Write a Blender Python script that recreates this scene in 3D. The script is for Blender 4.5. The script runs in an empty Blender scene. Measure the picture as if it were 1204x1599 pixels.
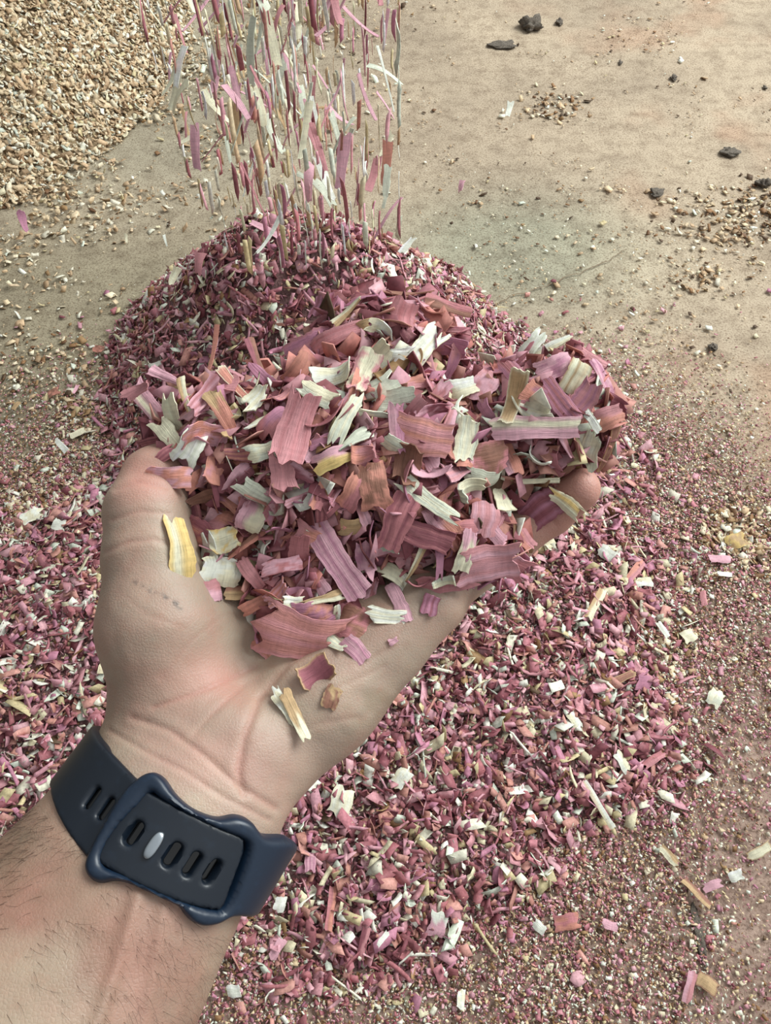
import bpy, math
import numpy as np
from mathutils import Vector, Matrix
from mathutils.geometry import delaunay_2d_cdt

SC = bpy.context.scene
COL = SC.collection
# ------------------------------------------------------------------ camera, world, lights, exposure
F = 1180.0; W, H = 1204, 1599
PITCH = math.radians(57.0); CAMH = 0.80
cam_d = bpy.data.cameras.new('camera'); cam = bpy.data.objects.new('camera', cam_d); COL.objects.link(cam)
cam_d.sensor_fit = 'VERTICAL'; cam_d.sensor_height = 24.0; cam_d.lens = F / H * 24.0
cam_d.clip_start = 0.02
cam.location = (0, 0, CAMH); cam.rotation_euler = (math.pi / 2 - PITCH, 0, 0)
SC.camera = cam
SC.view_settings.view_transform = 'Standard'; SC.view_settings.look = 'None'
SC.view_settings.gamma = 1.0; SC.view_settings.use_curve_mapping = False
SC.view_settings.exposure = 0.1

wd = bpy.data.worlds.new('shed_daylight'); SC.world = wd; wd.use_nodes = True
nt = wd.node_tree; nt.nodes.clear()
wo = nt.nodes.new('ShaderNodeOutputWorld'); bg = nt.nodes.new('ShaderNodeBackground')
tc = nt.nodes.new('ShaderNodeTexCoord'); dt = nt.nodes.new('ShaderNodeVectorMath'); dt.operation = 'DOT_PRODUCT'
dt.inputs[1].default_value = (0.72, 0.35, 0.60)
rp = nt.nodes.new('ShaderNodeValToRGB')
rp.color_ramp.elements[0].position = 0.0; rp.color_ramp.elements[0].color = (0.10, 0.105, 0.10, 1)
rp.color_ramp.elements[1].position = 1.0; rp.color_ramp.elements[1].color = (1.05, 1.08, 1.10, 1)
mr = nt.nodes.new('ShaderNodeMapRange'); mr.inputs[1].default_value = -0.7; mr.inputs[2].default_value = 1.0
nt.links.new(tc.outputs['Generated'], dt.inputs[0]); nt.links.new(dt.outputs['Value'], mr.inputs[0])
nt.links.new(mr.outputs[0], rp.inputs[0]); nt.links.new(rp.outputs[0], bg.inputs[0])
bg.inputs[1].default_value = 0.85; nt.links.new(bg.outputs[0], wo.inputs[0])

ld = bpy.data.lights.new('doorway_daylight', 'AREA'); ld.shape = 'RECTANGLE'; ld.size = 2.6; ld.size_y = 2.2
ld.energy = 235; ld.color = (0.95, 1.0, 0.985)
lo = bpy.data.objects.new('doorway_daylight', ld); COL.objects.link(lo)
lo.location = (2.6, 1.9, 3.0)
lo.rotation_euler = (Vector((0.1, 0.5, 0.1)) - lo.location).to_track_quat('-Z', 'Y').to_euler()

# ------------------------------------------------------------------ helpers
sp, cp = math.sin(PITCH), math.cos(PITCH)
CR = np.array([1., 0, 0]); CU = np.array([0, sp, cp]); CB = np.array([0, -cp, sp])   # camera right / up / back in the world
CM = np.stack([CR, CU, CB], 1)
CO = np.array([0, 0, CAMH])
def c2w(p): return np.asarray(p, float) * 0.01 @ CM.T + CO          # camera-frame cm -> world m
def ndir(v): return np.asarray(v, float) @ CM.T
def P(px, py, d): return np.array([(px - 602) / F * d, -(py - 799.5) / F * d, -d])   # cm
def ground(px, py, z=0.0):
    r = np.array([(px - 602) / F, -(py - 799.5) / F, -1.0]) @ CM.T
    t = (z - CAMH) / r[2]
    return CO + r * t
def proj(pw):
    q = (np.asarray(pw) - CO) @ CM
    return 602 + F * q[..., 0] / -q[..., 2], 799.5 - F * q[..., 1] / -q[..., 2]
def lin(c):
    c = np.asarray(c, float) / 255.0
    return np.where(c <= 0.04045, c / 12.92, ((c + 0.055) / 1.055) ** 2.4)
def smooth(x, a, b):
    t = np.clip((x - a) / (b - a), 0, 1); return t * t * (3 - 2 * t)
def unit(v): return v / np.maximum(np.linalg.norm(v, axis=-1, keepdims=True), 1e-9)

def mesh_np(name, V, Fq, mat, colors=None, parent=None, uv=None, smooth_sh=False):
    me = bpy.data.meshes.new(name)
    V = np.asarray(V, np.float32); Fq = np.asarray(Fq, np.int32)
    n = Fq.shape[1]
    me.vertices.add(len(V)); me.vertices.foreach_set('co', V.ravel())
    me.loops.add(Fq.size); me.loops.foreach_set('vertex_index', Fq.ravel())
    me.polygons.add(len(Fq)); me.polygons.foreach_set('loop_start', np.arange(0, Fq.size, n, dtype=np.int32))
    if smooth_sh: me.polygons.foreach_set('use_smooth', np.ones(len(Fq), bool))
    me.update(calc_edges=True)
    if colors is not None:
        a = me.color_attributes.new('Col', 'FLOAT_COLOR', 'POINT')
        c = np.ones((len(V), 4), np.float32); c[:, :3] = colors
        a.data.foreach_set('color', c.ravel())
    if uv is not None:
        ul = me.uv_layers.new(name='UVMap'); ul.data.foreach_set('uv', np.asarray(uv, np.float32)[Fq.ravel()].ravel())
    me.validate()
    if mat: me.materials.append(mat)
    o = bpy.data.objects.new(name, me); COL.objects.link(o)
    if parent is not None: o.parent = parent
    return o
def tag(o, label=None, cat=None, group=None, kind=None):
    if label: o['label'] = label
    if cat: o['category'] = cat
    if group: o['group'] = group
    if kind: o['kind'] = kind
    return o

# value noise for numpy work
def vnoise(x, y, seed=0, z=None):
    x = np.asarray(x, float); y = np.asarray(y, float)
    xi = np.floor(x).astype(np.int64); yi = np.floor(y).astype(np.int64)
    fx = x - xi; fy = y - yi; fx = fx * fx * (3 - 2 * fx); fy = fy * fy * (3 - 2 * fy)
    def h(a, b):
        n = (a * 374761393 + b * 668265263 + seed * 974711) & 0x7fffffff
        n = ((n ^ (n >> 13)) * 1274126177) & 0x7fffffff
        return ((n ^ (n >> 16)) & 0xffff) / 65535.0
    return (h(xi, yi) * (1 - fx) * (1 - fy) + h(xi + 1, yi) * fx * (1 - fy) + h(xi, yi + 1) * (1 - fx) * fy + h(xi + 1, yi + 1) * fx * fy)
def fbm(x, y, seed=0, o=4):
    s = 0; a = 0.5
    for i in range(o):
        s = s + a * vnoise(x * 2 ** i + 17 * i, y * 2 ** i - 9 * i, seed + i); a *= 0.5
    return s / (1 - 0.5 ** o)

# ------------------------------------------------------------------ materials
class NT:
    def __init__(s, name):
        s.m = bpy.data.materials.new(name); s.m.use_nodes = True; s.t = s.m.node_tree
        s.b = s.t.nodes['Principled BSDF']; s.out = s.t.nodes['Material Output']
    def n(s, ty, **k):
        x = s.t.nodes.new(ty)
        for a, v in k.items(): setattr(x, a, v)
        return x
    def l(s, a, b): s.t.links.new(a, b)
    def noise(s, vec, scale, det=4, rough=0.55):
        x = s.n('ShaderNodeTexNoise'); x.inputs['Scale'].default_value = scale; x.inputs['Detail'].default_value = det
        x.inputs['Roughness'].default_value = rough
        if vec is not None: s.l(vec, x.inputs['Vector'])
        return x.outputs['Fac']
    def ramp(s, fac, stops):
        r = s.n('ShaderNodeValToRGB'); e = r.color_ramp.elements
        while len(e) < len(stops): e.new(0.5)
        for i, (p, c) in enumerate(stops):
            e[i].position = p; e[i].color = (*lin(c), 1) if np.size(c) == 3 else (c, c, c, 1)
        s.l(fac, r.inputs[0]); return r.outputs[0]
    def mix(s, fac, a, b, mode='MIX'):
        x = s.n('ShaderNodeMix', data_type='RGBA', blend_type=mode)
        for v, i in ((fac, 0), (a, 6), (b, 7)):
            if isinstance(v, (int, float)): x.inputs[i].default_value = v
            elif isinstance(v, tuple): x.inputs[i].default_value = (*v, 1)
            else: s.l(v, x.inputs[i])
        return x.outputs[2]
    def maprange(s, v, a, b, c, d):
        x = s.n('ShaderNodeMapRange'); s.l(v, x.inputs[0])
        for i, q in enumerate((a, b, c, d)): x.inputs[i + 1].default_value = q
        return x.outputs[0]
    def bump(s, h, st, dist):
        x = s.n('ShaderNodeBump'); x.inputs['Strength'].default_value = st; x.inputs['Distance'].default_value = dist
        s.l(h, x.inputs['Height']); s.l(x.outputs[0], s.b.inputs['Normal']); return x
    def mapping(s, vec, sc):
        x = s.n('ShaderNodeMapping'); s.l(vec, x.inputs[0]); x.inputs['Scale'].default_value = sc; return x.outputs[0]

def mat_shaving(name, uvgrain):
    t = NT(name); at = t.n('ShaderNodeAttribute', attribute_name='Col')
    if uvgrain:
        uv = t.n('ShaderNodeTexCoord').outputs['UV']
        g1 = t.noise(t.mapping(uv, (0.7, 9.0, 1)), 1.6, 5, 0.65)
        g2 = t.noise(t.mapping(uv, (6.0, 1.2, 1)), 1.2, 3)
        c = t.mix(1.0, at.outputs['Color'], t.ramp(g1, [(0.30, 0.66), (0.48, 0.98), (0.75, 1.0)]), 'MULTIPLY')
        c = t.mix(0.6, c, t.ramp(g2, [(0.3, 0.72), (0.6, 1.0)]), 'MULTIPLY')
        t.bump(g1, 0.55, 0.0009)
    else:
        g = t.noise(t.n('ShaderNodeTexCoord').outputs['Object'], 420, 2)
        c = t.mix(1.0, at.outputs['Color'], t.ramp(g, [(0.3, 0.72), (0.6, 1.0)]), 'MULTIPLY')
    t.l(c, t.b.inputs['Base Color']); t.b.inputs['Roughness'].default_value = 0.62
    t.b.inputs['Specular IOR Level'].default_value = 0.35
    tr = t.n('ShaderNodeBsdfTranslucent'); t.l(c, tr.inputs[0]); ms = t.n('ShaderNodeMixShader'); ms.inputs[0].default_value = 0.16
    t.l(t.b.outputs[0], ms.inputs[1]); t.l(tr.outputs[0], ms.inputs[2]); t.l(ms.outputs[0], t.out.inputs[0])
    return t.m
M_SHAVE = mat_shaving('grained_wood_shaving', True)
M_CHIP = mat_shaving('small_wood_chip', False)

def mat_floor():
    t = NT('dusty_concrete'); g = t.n('ShaderNodeNewGeometry').outputs['Position']
    at = t.n('ShaderNodeAttribute', attribute_name='Col').outputs['Color']
    n1 = t.noise(g, 3.2, 5); n2 = t.noise(g, 30, 5, 0.7); n3 = t.noise(g, 320, 3, 0.7); n4 = t.noise(g, 900, 2)
    c = t.mix(1.0, at, t.ramp(n1, [(0.3, (212, 208, 205)), (0.7, (255, 252, 248))]), 'MULTIPLY')
    c = t.mix(0.75, c, t.ramp(n2, [(0.3, (190, 180, 172)), (0.55, (255, 253, 250))]), 'MULTIPLY')
    c = t.mix(0.8, c, t.ramp(n3, [(0.33, (160, 146, 136)), (0.52, (248, 246, 243)), (0.75, (255, 255, 255))]), 'MULTIPLY')
    c = t.mix(t.maprange(n4, 0.66, 0.72, 0, 0.5), c, tuple(lin((226, 208, 178))))
    t.l(c, t.b.inputs['Base Color']); t.b.inputs['Roughness'].default_value = 0.85
    t.b.inputs['Specular IOR Level'].default_value = 0.2
    t.bump(n3, 0.5, 0.002)
    return t.m
M_FLOOR = mat_floor()
def mat_bed(name, a, b):
    t = NT(name); g = t.n('ShaderNodeNewGeometry').outputs['Position']
    n = t.noise(g, 420, 5, 0.85)
    t.l(t.ramp(n, [(0.35, a), (0.65, b)]), t.b.inputs['Base Color']); t.b.inputs['Roughness'].default_value = 0.9
    t.bump(n, 0.9, 0.004); return t.m
M_PBED = mat_bed('packed_pink_shavings', (74, 46, 48), (178, 138, 134))
M_TBED = mat_bed('packed_tan_shavings', (128, 104, 76), (214, 188, 150))

def mat_skin():
    t = NT('skin'); at = t.n('ShaderNodeAttribute', attribute_name='Col').outputs['Color']
    g = t.n('ShaderNodeTexCoord').outputs['Object']
    n1 = t.noise(g, 55, 4, 0.6); n2 = t.noise(g, 170, 4, 0.6); n3 = t.noise(g, 1500, 3, 0.6); n4 = t.noise(g, 24, 3)
    c = t.mix(t.maprange(n1, 0.42, 0.68, 0, 0.34), at, tuple(lin((176, 124, 110))))
    c = t.mix(t.maprange(n4, 0.45, 0.68, 0, 0.40), c, tuple(lin((186, 176, 152))))
    c = t.mix(t.maprange(n2, 0.55, 0.78, 0, 0.35), c, tuple(lin((150, 112, 92))))
    t.l(c, t.b.inputs['Base Color']); t.b.inputs['Roughness'].default_value = 0.5
    t.b.inputs['Specular IOR Level'].default_value = 0.4
    t.b.inputs['Subsurface Weight'].default_value = 0.22; t.b.inputs['Subsurface Scale'].default_value = 0.004
    t.b.inputs['Subsurface Radius'].default_value = (1.0, 0.4, 0.25)
    v = t.n('ShaderNodeTexVoronoi', feature='DISTANCE_TO_EDGE'); v.inputs['Scale'].default_value = 1000
    t.l(g, v.inputs['Vector'])
    ad = t.n('ShaderNodeMath', operation='ADD'); t.l(n3, ad.inputs[0]); t.l(t.maprange(v.outputs['Distance'], 0, 0.25, 0, 0.5), ad.inputs[1])
    t.bump(ad.outputs[0], 0.25, 0.0004)
    return t.m
M_SKIN = mat_skin()
def mat_plain(name, c, rough=0.5, metal=0.0, nb=None):
    t = NT(name); t.b.inputs['Base Color'].default_value = (*lin(c), 1); t.b.inputs['Roughness'].default_value = rough
    t.b.inputs['Metallic'].default_value = metal
    g = t.n('ShaderNodeTexCoord').outputs['Object']; n = t.noise(g, nb or 300, 3)
    t.l(t.mix(t.maprange(n, 0.55, 0.8, 0, 0.25), tuple(lin(c)), tuple(lin(np.minimum(np.array(c) * 1.5 + 12, 255)))), t.b.inputs['Base Color'])
    return t.m
M_RUB = mat_plain('dark_slate_rubber', (10, 20, 31), 0.42)
M_RUB2 = mat_plain('slate_blue_rubber', (13, 30, 48), 0.38)
M_STEEL = mat_plain('brushed_steel', (170, 178, 184), 0.28, 1.0)
M_GLASS_SHADE = mat_plain('black_glass_and_slot_shade', (8, 9, 11), 0.08)
M_HAIR = mat_plain('brown_arm_hair', (66, 44, 32), 0.6)
M_DIRT = mat_bed('dark_dirt_clod', (76, 70, 63), (142, 130, 116))
M_CRACK = mat_plain('crack_dirt', (112, 96, 76), 0.95)

# ------------------------------------------------------------------ pile height fields (world metres)
def smax(a, b, k):
    h = np.clip(0.5 + 0.5 * (a - b) / k, 0, 1); return b + (a - b) * h + k * h * (1 - h)
def capsule_h(x, y, A, B, ha, hb, sa, r0):
    A = np.array(A); B = np.array(B); d = B - A
    t = np.clip(((x - A[0]) * d[0] + (y - A[1]) * d[1]) / (d @ d), 0, 1)
    q = np.hypot(x - A[0] - t * d[0], y - A[1] - t * d[1])
    hh = ha + (hb - ha) * t
    return hh - sa * (np.sqrt(q * q + r0 * r0) - r0)
def h_pink(x, y):
    h = capsule_h(x, y, (-0.13, 0.78), (-0.06, 0.765), 0.236, 0.230, 1.05, 0.05)
    h = smax(h, capsule_h(x, y, (-0.11, 0.68), (-0.16, 0.42), 0.160, 0.085, 0.72, 0.06), 0.03)
    h = smax(h, capsule_h(x, y, (-0.32, 0.32), (-0.48, 0.20), 0.060, 0.045, 0.35, 0.08), 0.03)
    h = smax(h, capsule_h(x, y, (-0.01, 0.60), (0.10, 0.42), 0.080, 0.045, 0.34, 0.08), 0.03)
    h = smax(h, capsule_h(x, y, (0.05, 0.30), (-0.02, 0.22), 0.050, 0.040, 0.24, 0.06), 0.03)
    h = h + (fbm(x * 9, y * 9, 3) - 0.5) * 0.035 - 0.004
    return h
def h_tan(x, y):
    h = capsule_h(x, y, (-1.09, 1.65), (-1.33, 1.44), 0.45, 0.42, 0.72, 0.07)
    return h + (fbm(x * 8, y * 8, 9) - 0.5) * 0.04 - 0.01

# ------------------------------------------------------------------ floor
def poly_sd(x, y, poly):
    poly = np.asarray(poly); n = len(poly); best = np.full(np.shape(x), 1e9); ins = np.zeros(np.shape(x), bool)
    for i in range(n):
        a = poly[i]; b = poly[(i + 1) % n]; d = b - a
        t = np.clip(((x - a[0]) * d[0] + (y - a[1]) * d[1]) / max(d @ d, 1e-12), 0, 1)
        best = np.minimum(best, np.hypot(x - a[0] - t * d[0], y - a[1] - t * d[1]))
        c = ((a[1] > y) != (b[1] > y)) & (x < (b[0] - a[0]) * (y - a[1]) / ((b[1] - a[1]) if b[1] != a[1] else 1e-12) + a[0])
        ins ^= c
    return np.where(ins, -best, best)
def gp(*pts): return np.array([ground(a, b)[:2] for a, b in pts])
# the thin layer of pink shavings that spreads out from the pile
LAYER = gp((-150, 760), (60, 830), (230, 640), (500, 480), (720, 540), (930, 600), (1010, 700), (1040, 800), (1075, 900), (1060, 1000), (980, 1100),
           (930, 1190), (830, 1290), (800, 1390), (640, 1440), (470, 1440), (380, 1440), (250, 1500), (0, 1300), (-150, 1250))
def floor_col(x, y):
    x = np.asarray(x); y = np.asarray(y)
    n = fbm(x * 3, y * 3, 21); n2 = fbm(x * 7, y * 7, 33)
    tan = lin((190, 177, 158)); grn = lin((170, 172, 154)); olv = lin((158, 152, 132)); red = lin((190, 160, 138)); pnk = lin((176, 154, 144)); blu = lin((112, 122, 146))
    c = np.ones(np.shape(x) + (3,)) * tan
    def blend(c, col, m): return c * (1 - m[..., None]) + col * m[..., None]
    c = blend(c, red, smooth(n2, 0.52, 0.75) * 0.6 * smooth(x, 0.1, 0.6))
    g0 = ground(800, 390); m = np.exp(-(((x - g0[0]) / 0.20) ** 2 + ((y - g0[1]) / 0.14) ** 2)); c = blend(c, grn, np.clip(m * 1.3, 0, 1) * 0.9)
    m = smooth(-x, -0.05, 0.35) * smooth(-y, -1.25, -0.95); c = blend(c, olv, m * 0.9)
    m = smooth(-x, 0.0, 0.3) * smooth(y, 1.0, 1.3); c = blend(c, grn, m * 0.5)
    m = smooth(-x, 0.42, 0.52) * smooth(y, 1.62, 1.75); c = blend(c, blu, m * 0.9)
    m = smooth(-y + n * 0.2, -0.40, -0.18); c = blend(c, pnk, m * 0.95)
    d = poly_sd(x, y, LAYER); c = blend(c, pnk, (1 - smooth(d, -0.02, 0.10)) * 0.8)
    return c
gx = np.linspace(-2.2, 2.2, 441); gy = np.linspace(-0.8, 3.2, 401); X, Y = np.meshgrid(gx, gy)
def grid_faces(nx, ny):
    i = np.arange(ny - 1)[:, None] * nx + np.arange(nx - 1)[None]
    return np.stack([i, i + 1, i + nx + 1, i + nx], -1).reshape(-1, 4)
Zf = (fbm(X * 5, Y * 5, 5) - 0.5) * 0.004
fl = mesh_np('floor', np.stack([X, Y, Zf], -1).reshape(-1, 3), grid_faces(len(gx), len(gy)), M_FLOOR, floor_col(X, Y).reshape(-1, 3), smooth_sh=True)
tag(fl, kind='structure')
# hairline crack in the concrete
ck = []; cpts = [(740, 498), (790, 470), (850, 447), (905, 428), (950, 408), (985, 388)]
for i in range(len(cpts) - 1):
    for t in np.linspace(0, 1, 6, endpoint=False):
        a = np.array(cpts[i]) * (1 - t) + np.array(cpts[i + 1]) * t; ck.append(ground(*a)[:2])
ck = np.array(ck); rg = np.random.default_rng(4); ck += rg.normal(0, 0.0018, ck.shape)
tg = unit(np.gradient(ck, axis=0)); nn = np.stack([-tg[:, 1], tg[:, 0]], 1); wdt = (0.0005 + 0.0007 * rg.random(len(ck)))[:, None]
cv = np.concatenate([np.c_[ck - nn * wdt, np.full(len(ck), 0.0026)], np.c_[ck + nn * wdt, np.full(len(ck), 0.0026)]])
m_ = len(ck); cf = np.array([[i, i + 1, i + 1 + m_, i + m_] for i in range(m_ - 1)])
tag(mesh_np('trim_1', cv, cf, M_CRACK), kind='structure')

def pile_bed(name, hf, x0, x1, y0, y1, mat, st=0.008, off=-0.004):
    a = np.arange(x0, x1, st); b = np.arange(y0, y1, st); X, Y = np.meshgrid(a, b); Z = hf(X, Y) + off
    return np.stack([X, Y, np.maximum(Z, -0.01)], -1).reshape(-1, 3), grid_faces(len(a), len(b))

# ------------------------------------------------------------------ batches of small chips
PINKS = [lin(c) for c in [(206, 148, 154), (188, 122, 130), (222, 172, 178), (168, 104, 110), (212, 156, 144), (196, 134, 154), (146, 84, 92), (216, 160, 170), (196, 140, 126), (178, 112, 116)]]
CREAM = [lin(c) for c in [(240, 236, 214), (230, 220, 186), (226, 232, 214), (244, 242, 228), (214, 198, 154)]]
TANS = [lin(c) for c in [(228, 206, 170), (216, 192, 156), (238, 224, 194), (200, 172, 136), (226, 202, 168), (182, 152, 118), (234, 226, 204), (208, 178, 142)]]
BROWN = [lin(c) for c in [(122, 88, 60), (150, 112, 76), (98, 76, 56), (170, 136, 96)]]
def pick(rng, n, pals, w):
    pals = [np.array(p) for p in pals]; k = rng.choice(len(pals), n, p=np.array(w) / sum(w)); out = np.zeros((n, 3))
    for i, p in enumerate(pals):
        s = k == i; out[s] = p[rng.integers(0, len(p), s.sum())]
    return out * rng.uniform(0.82, 1.15, (n, 1))
def chips(rng, pos, nrm, L, Wd, T, curl, col, S=4, tilt=0.6, heading=None):
    N = len(pos)
    nrm = unit(nrm + rng.normal(0, 1, (N, 3)) * np.broadcast_to(np.asarray(tilt).reshape(-1, 1), (N, 1)) * 0.7)
    r = rng.normal(0, 1, (N, 3)) if heading is None else heading
    u = unit(np.cross(nrm, r)); v = np.cross(nrm, u)
    t = np.linspace(-0.5, 0.5, S)
    c = curl[:, None] + 1e-3
    x = np.sin(c * t) / c * L[:, None]; z = (1 - np.cos(c * t)) / c * L[:, None]
    wS = np.ones((N, S)); pt = rng.random(N) < 0.22; wS[:, 0] = rng.uniform(0.75, 1.15, N); wS[:, -1] = np.where(pt, rng.uniform(0.05, 0.4, N), rng.uniform(0.75, 1.15, N))
    wS *= Wd[:, None] / 2
    V = np.zeros((N, S, 4, 3)); skew = rng.uniform(-.14, .14, (N, 2))
    for q, (sw, sz) in enumerate(((-1, -1), (1, -1), (1, 1), (-1, 1))):
        jit = np.zeros((N, S)); sk = skew * sw
        jit[:, 0] = sk[:, 0] * L; jit[:, -1] = sk[:, 1] * L
        a = x + jit
        V[:, :, q] = pos[:, None] + u[:, None] * a[..., None] + v[:, None] * (wS * sw)[..., None] + nrm[:, None] * (z + sz * T[:, None] / 2)[..., None]
    f = []
    for s in range(S - 1):
        b = s * 4
        for q in range(4): f.append([b + q, b + (q + 1) % 4, b + 4 + (q + 1) % 4, b + 4 + q])
    f.append([0, 3, 2, 1]); e = (S - 1) * 4; f.append([e, e + 1, e + 2, e + 3])
    f = np.array(f); Fq = (f[None] + (np.arange(N) * S * 4)[:, None, None]).reshape(-1, 4)
    C = np.repeat(col, S * 4, 0)
    return V.reshape(-1, 3), Fq, C
def batch_obj(name, parts, mat):
    V = []; Fs = []; C = []; o = 0
    for v, f, c in parts: V.append(v); Fs.append(f + o); C.append(c); o += len(v)
    return mesh_np(name, np.concatenate(V), np.concatenate(Fs), mat, np.concatenate(C))
def nrm_of(hf, x, y):
    e = 0.006; return unit(np.stack([-(hf(x + e, y) - hf(x - e, y)) / (2 * e), -(hf(x, y + e) - hf(x, y - e)) / (2 * e), np.ones_like(x)], 1))
def inview(p, m=0.22):
    a, b = proj(p); return (a > -W * m) & (a < W * (1 + m)) & (b > -H * m) & (b < H * (1 + m)) & (((p - CO) @ CM)[:, 2] < -0.05)

# pink pile
rng = np.random.default_rng(11)
def scatter(rng, n, x0, x1, y0, y1, dens):
    x = rng.uniform(x0, x1, n); y = rng.uniform(y0, y1, n); k = rng.random(n) < dens(x, y); return x[k], y[k]
def pink_dens(x, y):
    d = poly_sd(x, y, LAYER); h = h_pink(x, y); n = fbm(x * 14, y * 14, 44)
    a = 1 - smooth(d + (n - 0.5) * 0.10, -0.06, 0.03)
    return np.clip(np.maximum(smooth(h, -0.01, 0.008), a * 0.9), 0, 1)
def pink_surface_z(x, y): return np.maximum(h_pink(x, y), 0.002)
parts = []
x, y = scatter(rng, 80000, -0.85, 0.55, -0.15, 1.15, pink_dens)
z = pink_surface_z(x, y); p = np.stack([x, y, z + rng.uniform(-0.004, 0.007, len(x))], 1); k = inview(p); p = p[k]; x = x[k]; y = y[k]; N = len(p)
nr = nrm_of(pink_surface_z, x, y)
L = np.clip(rng.lognormal(math.log(0.0082), 0.52, N), 0.003, 0.030); Wd = np.minimum(L * rng.uniform(0.22, 0.85, N), 0.010)
parts.append(chips(rng, p, nr, L, Wd, rng.uniform(.00025, .0006, N), rng.normal(0, 0.9, N), pick(rng, N, [PINKS, CREAM, BROWN], [0.73, 0.24, 0.03]), 4, 0.9))
N = 1100   # long curls and sticks
x, y = scatter(rng, 2600, -0.85, 0.5, -0.1, 1.05, pink_dens); x = x[:N]; y = y[:N]; N = len(x)
p = np.stack([x, y, pink_surface_z(x, y) + 0.006], 1)
L = rng.uniform(0.014, 0.034, N); Wd = rng.uniform(0.0015, 0.0045, N)
parts.append(chips(rng, p, nrm_of(pink_surface_z, x, y), L, Wd, rng.uniform(.0005, .0012, N), rng.normal(0, 1.0, N), pick(rng, N, [PINKS, CREAM], [0.8, 0.2]), 6, 0.35))
v, f = pile_bed('b', h_pink, -1.0, 0.7, -0.4, 1.3, None)
b = mesh_np('shavings_pile', v, f, M_PBED, smooth_sh=True)
tag(b, 'tall spreading pile of pink and cream wood shavings on the floor behind the hand', 'shavings pile', kind='stuff')
pc = batch_obj('shavings', parts, M_CHIP); pc.parent = b; pc['kind'] = 'stuff'

# tan pile
parts = []
def tan_dens(x, y):
    h = h_tan(x, y); return np.where(h > -0.005, 1.0, np.exp(h * 13) * 0.5 * smooth(fbm(x * 12, y * 12, 4), 0.38, 0.62))
x, y = scatter(rng, 150000, -1.6, 0.0, 0.85, 2.4, tan_dens)
zt = lambda x, y: np.maximum(h_tan(x, y), 0.002)
p = np.stack([x, y, zt(x, y) + rng.uniform(-0.003, 0.007, len(x))], 1); k = inview(p, 0.35); p = p[k]; x = x[k]; y = y[k]; N = len(p)
L = np.clip(rng.lognormal(math.log(0.0085), 0.42, N), 0.003, 0.026); Wd = np.minimum(L * rng.uniform(0.25, 0.75, N), 0.009)
parts.append(chips(rng, p, nrm_of(zt, x, y), L, Wd, rng.uniform(.0003, .0008, N), rng.normal(0, 1.2, N), pick(rng, N, [TANS, CREAM, BROWN], [0.80, 0.15, 0.05]), 4, 0.6))
v, f = pile_bed('b', h_tan, -2.0, 0.0, 0.8, 2.6, None, 0.015)
b = mesh_np('shavings_pile', v, f, M_TBED, smooth_sh=True)
tag(b, 'pale tan pile of undyed wood shavings in the upper left corner', 'shavings pile', kind='stuff')
pc = batch_obj('shavings', parts, M_CHIP); pc.parent = b; pc['kind'] = 'stuff'

# loose litter on the concrete: coarse tan bits, pink crumbs, fine sawdust
parts = []
def lit(n, L0, sg, dens, pals, w, x0=-1.3, x1=1.4, y0=-0.2, y1=2.3, S=2, tilt=0.25, lo=0.0012, hi=0.014, asp=(0.3, 0.9), on=False):
    x, y = scatter(rng, n, x0, x1, y0, y1, dens); z = np.maximum(pink_surface_z(x, y) - (0.003 if on else 0), 0.0032); p = np.stack([x, y, z + rng.uniform(0, 0.001, len(x))], 1)
    k = inview(p) & (on | (h_pink(x, y) < 0.004)) & (h_tan(x, y) < 0.004); p = p[k]; N = len(p)
    L = np.clip(rng.lognormal(math.log(L0), sg, N), lo, hi); Wd = L * rng.uniform(*asp, N)
    parts.append(chips(rng, p, np.tile([0, 0, 1.], (N, 1)), L, Wd, L * 0.12, rng.normal(0, 0.8, N), pick(rng, N, pals, w), S, tilt))
lit(60000, 0.0032, 0.45, lambda x, y: smooth(fbm(x * 5, y * 5, 61) * 0.6 + fbm(x * 22, y * 22, 62) * 0.4, 0.47, 0.66) * (0.35 + 0.65 * smooth(x, -0.1, 0.5)) * smooth(y, 0.2, 0.5), [TANS, CREAM, BROWN], [0.55, 0.15, 0.30])
lit(2200, 0.0062, 0.4, lambda x, y: smooth(fbm(x * 5, y * 5, 61), 0.45, 0.6), [TANS, CREAM, BROWN], [0.5, 0.25, 0.25], S=4)
def gdist(px, py, s): g = ground(px, py); return lambda x, y: np.exp(-(((x - g[0]) ** 2 + (y - g[1]) ** 2) / s ** 2))
for px_, py_, s_, n_ in ((1150, 835, 0.035, 1100), (1010, 1010, 0.04, 500), (1130, 350, 0.08, 800), (1190, 320, 0.06, 300), (860, 170, 0.05, 300), (60, 560, 0.06, 350), (130, 640, 0.06, 500), (60, 820, 0.08, 1200), (20, 950, 0.08, 900), (30, 1300, 0.10, 1500), (1090, 440, 0.04, 150)):
    d_ = gdist(px_, py_, s_); g_ = ground(px_, py_)
    lit(n_ * 5, 0.0062, 0.45, d_, [TANS, BROWN, CREAM], [0.55, 0.33, 0.12], g_[0] - 3 * s_, g_[0] + 3 * s_, g_[1] - 3 * s_, g_[1] + 3 * s_, S=3, tilt=0.5)
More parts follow.
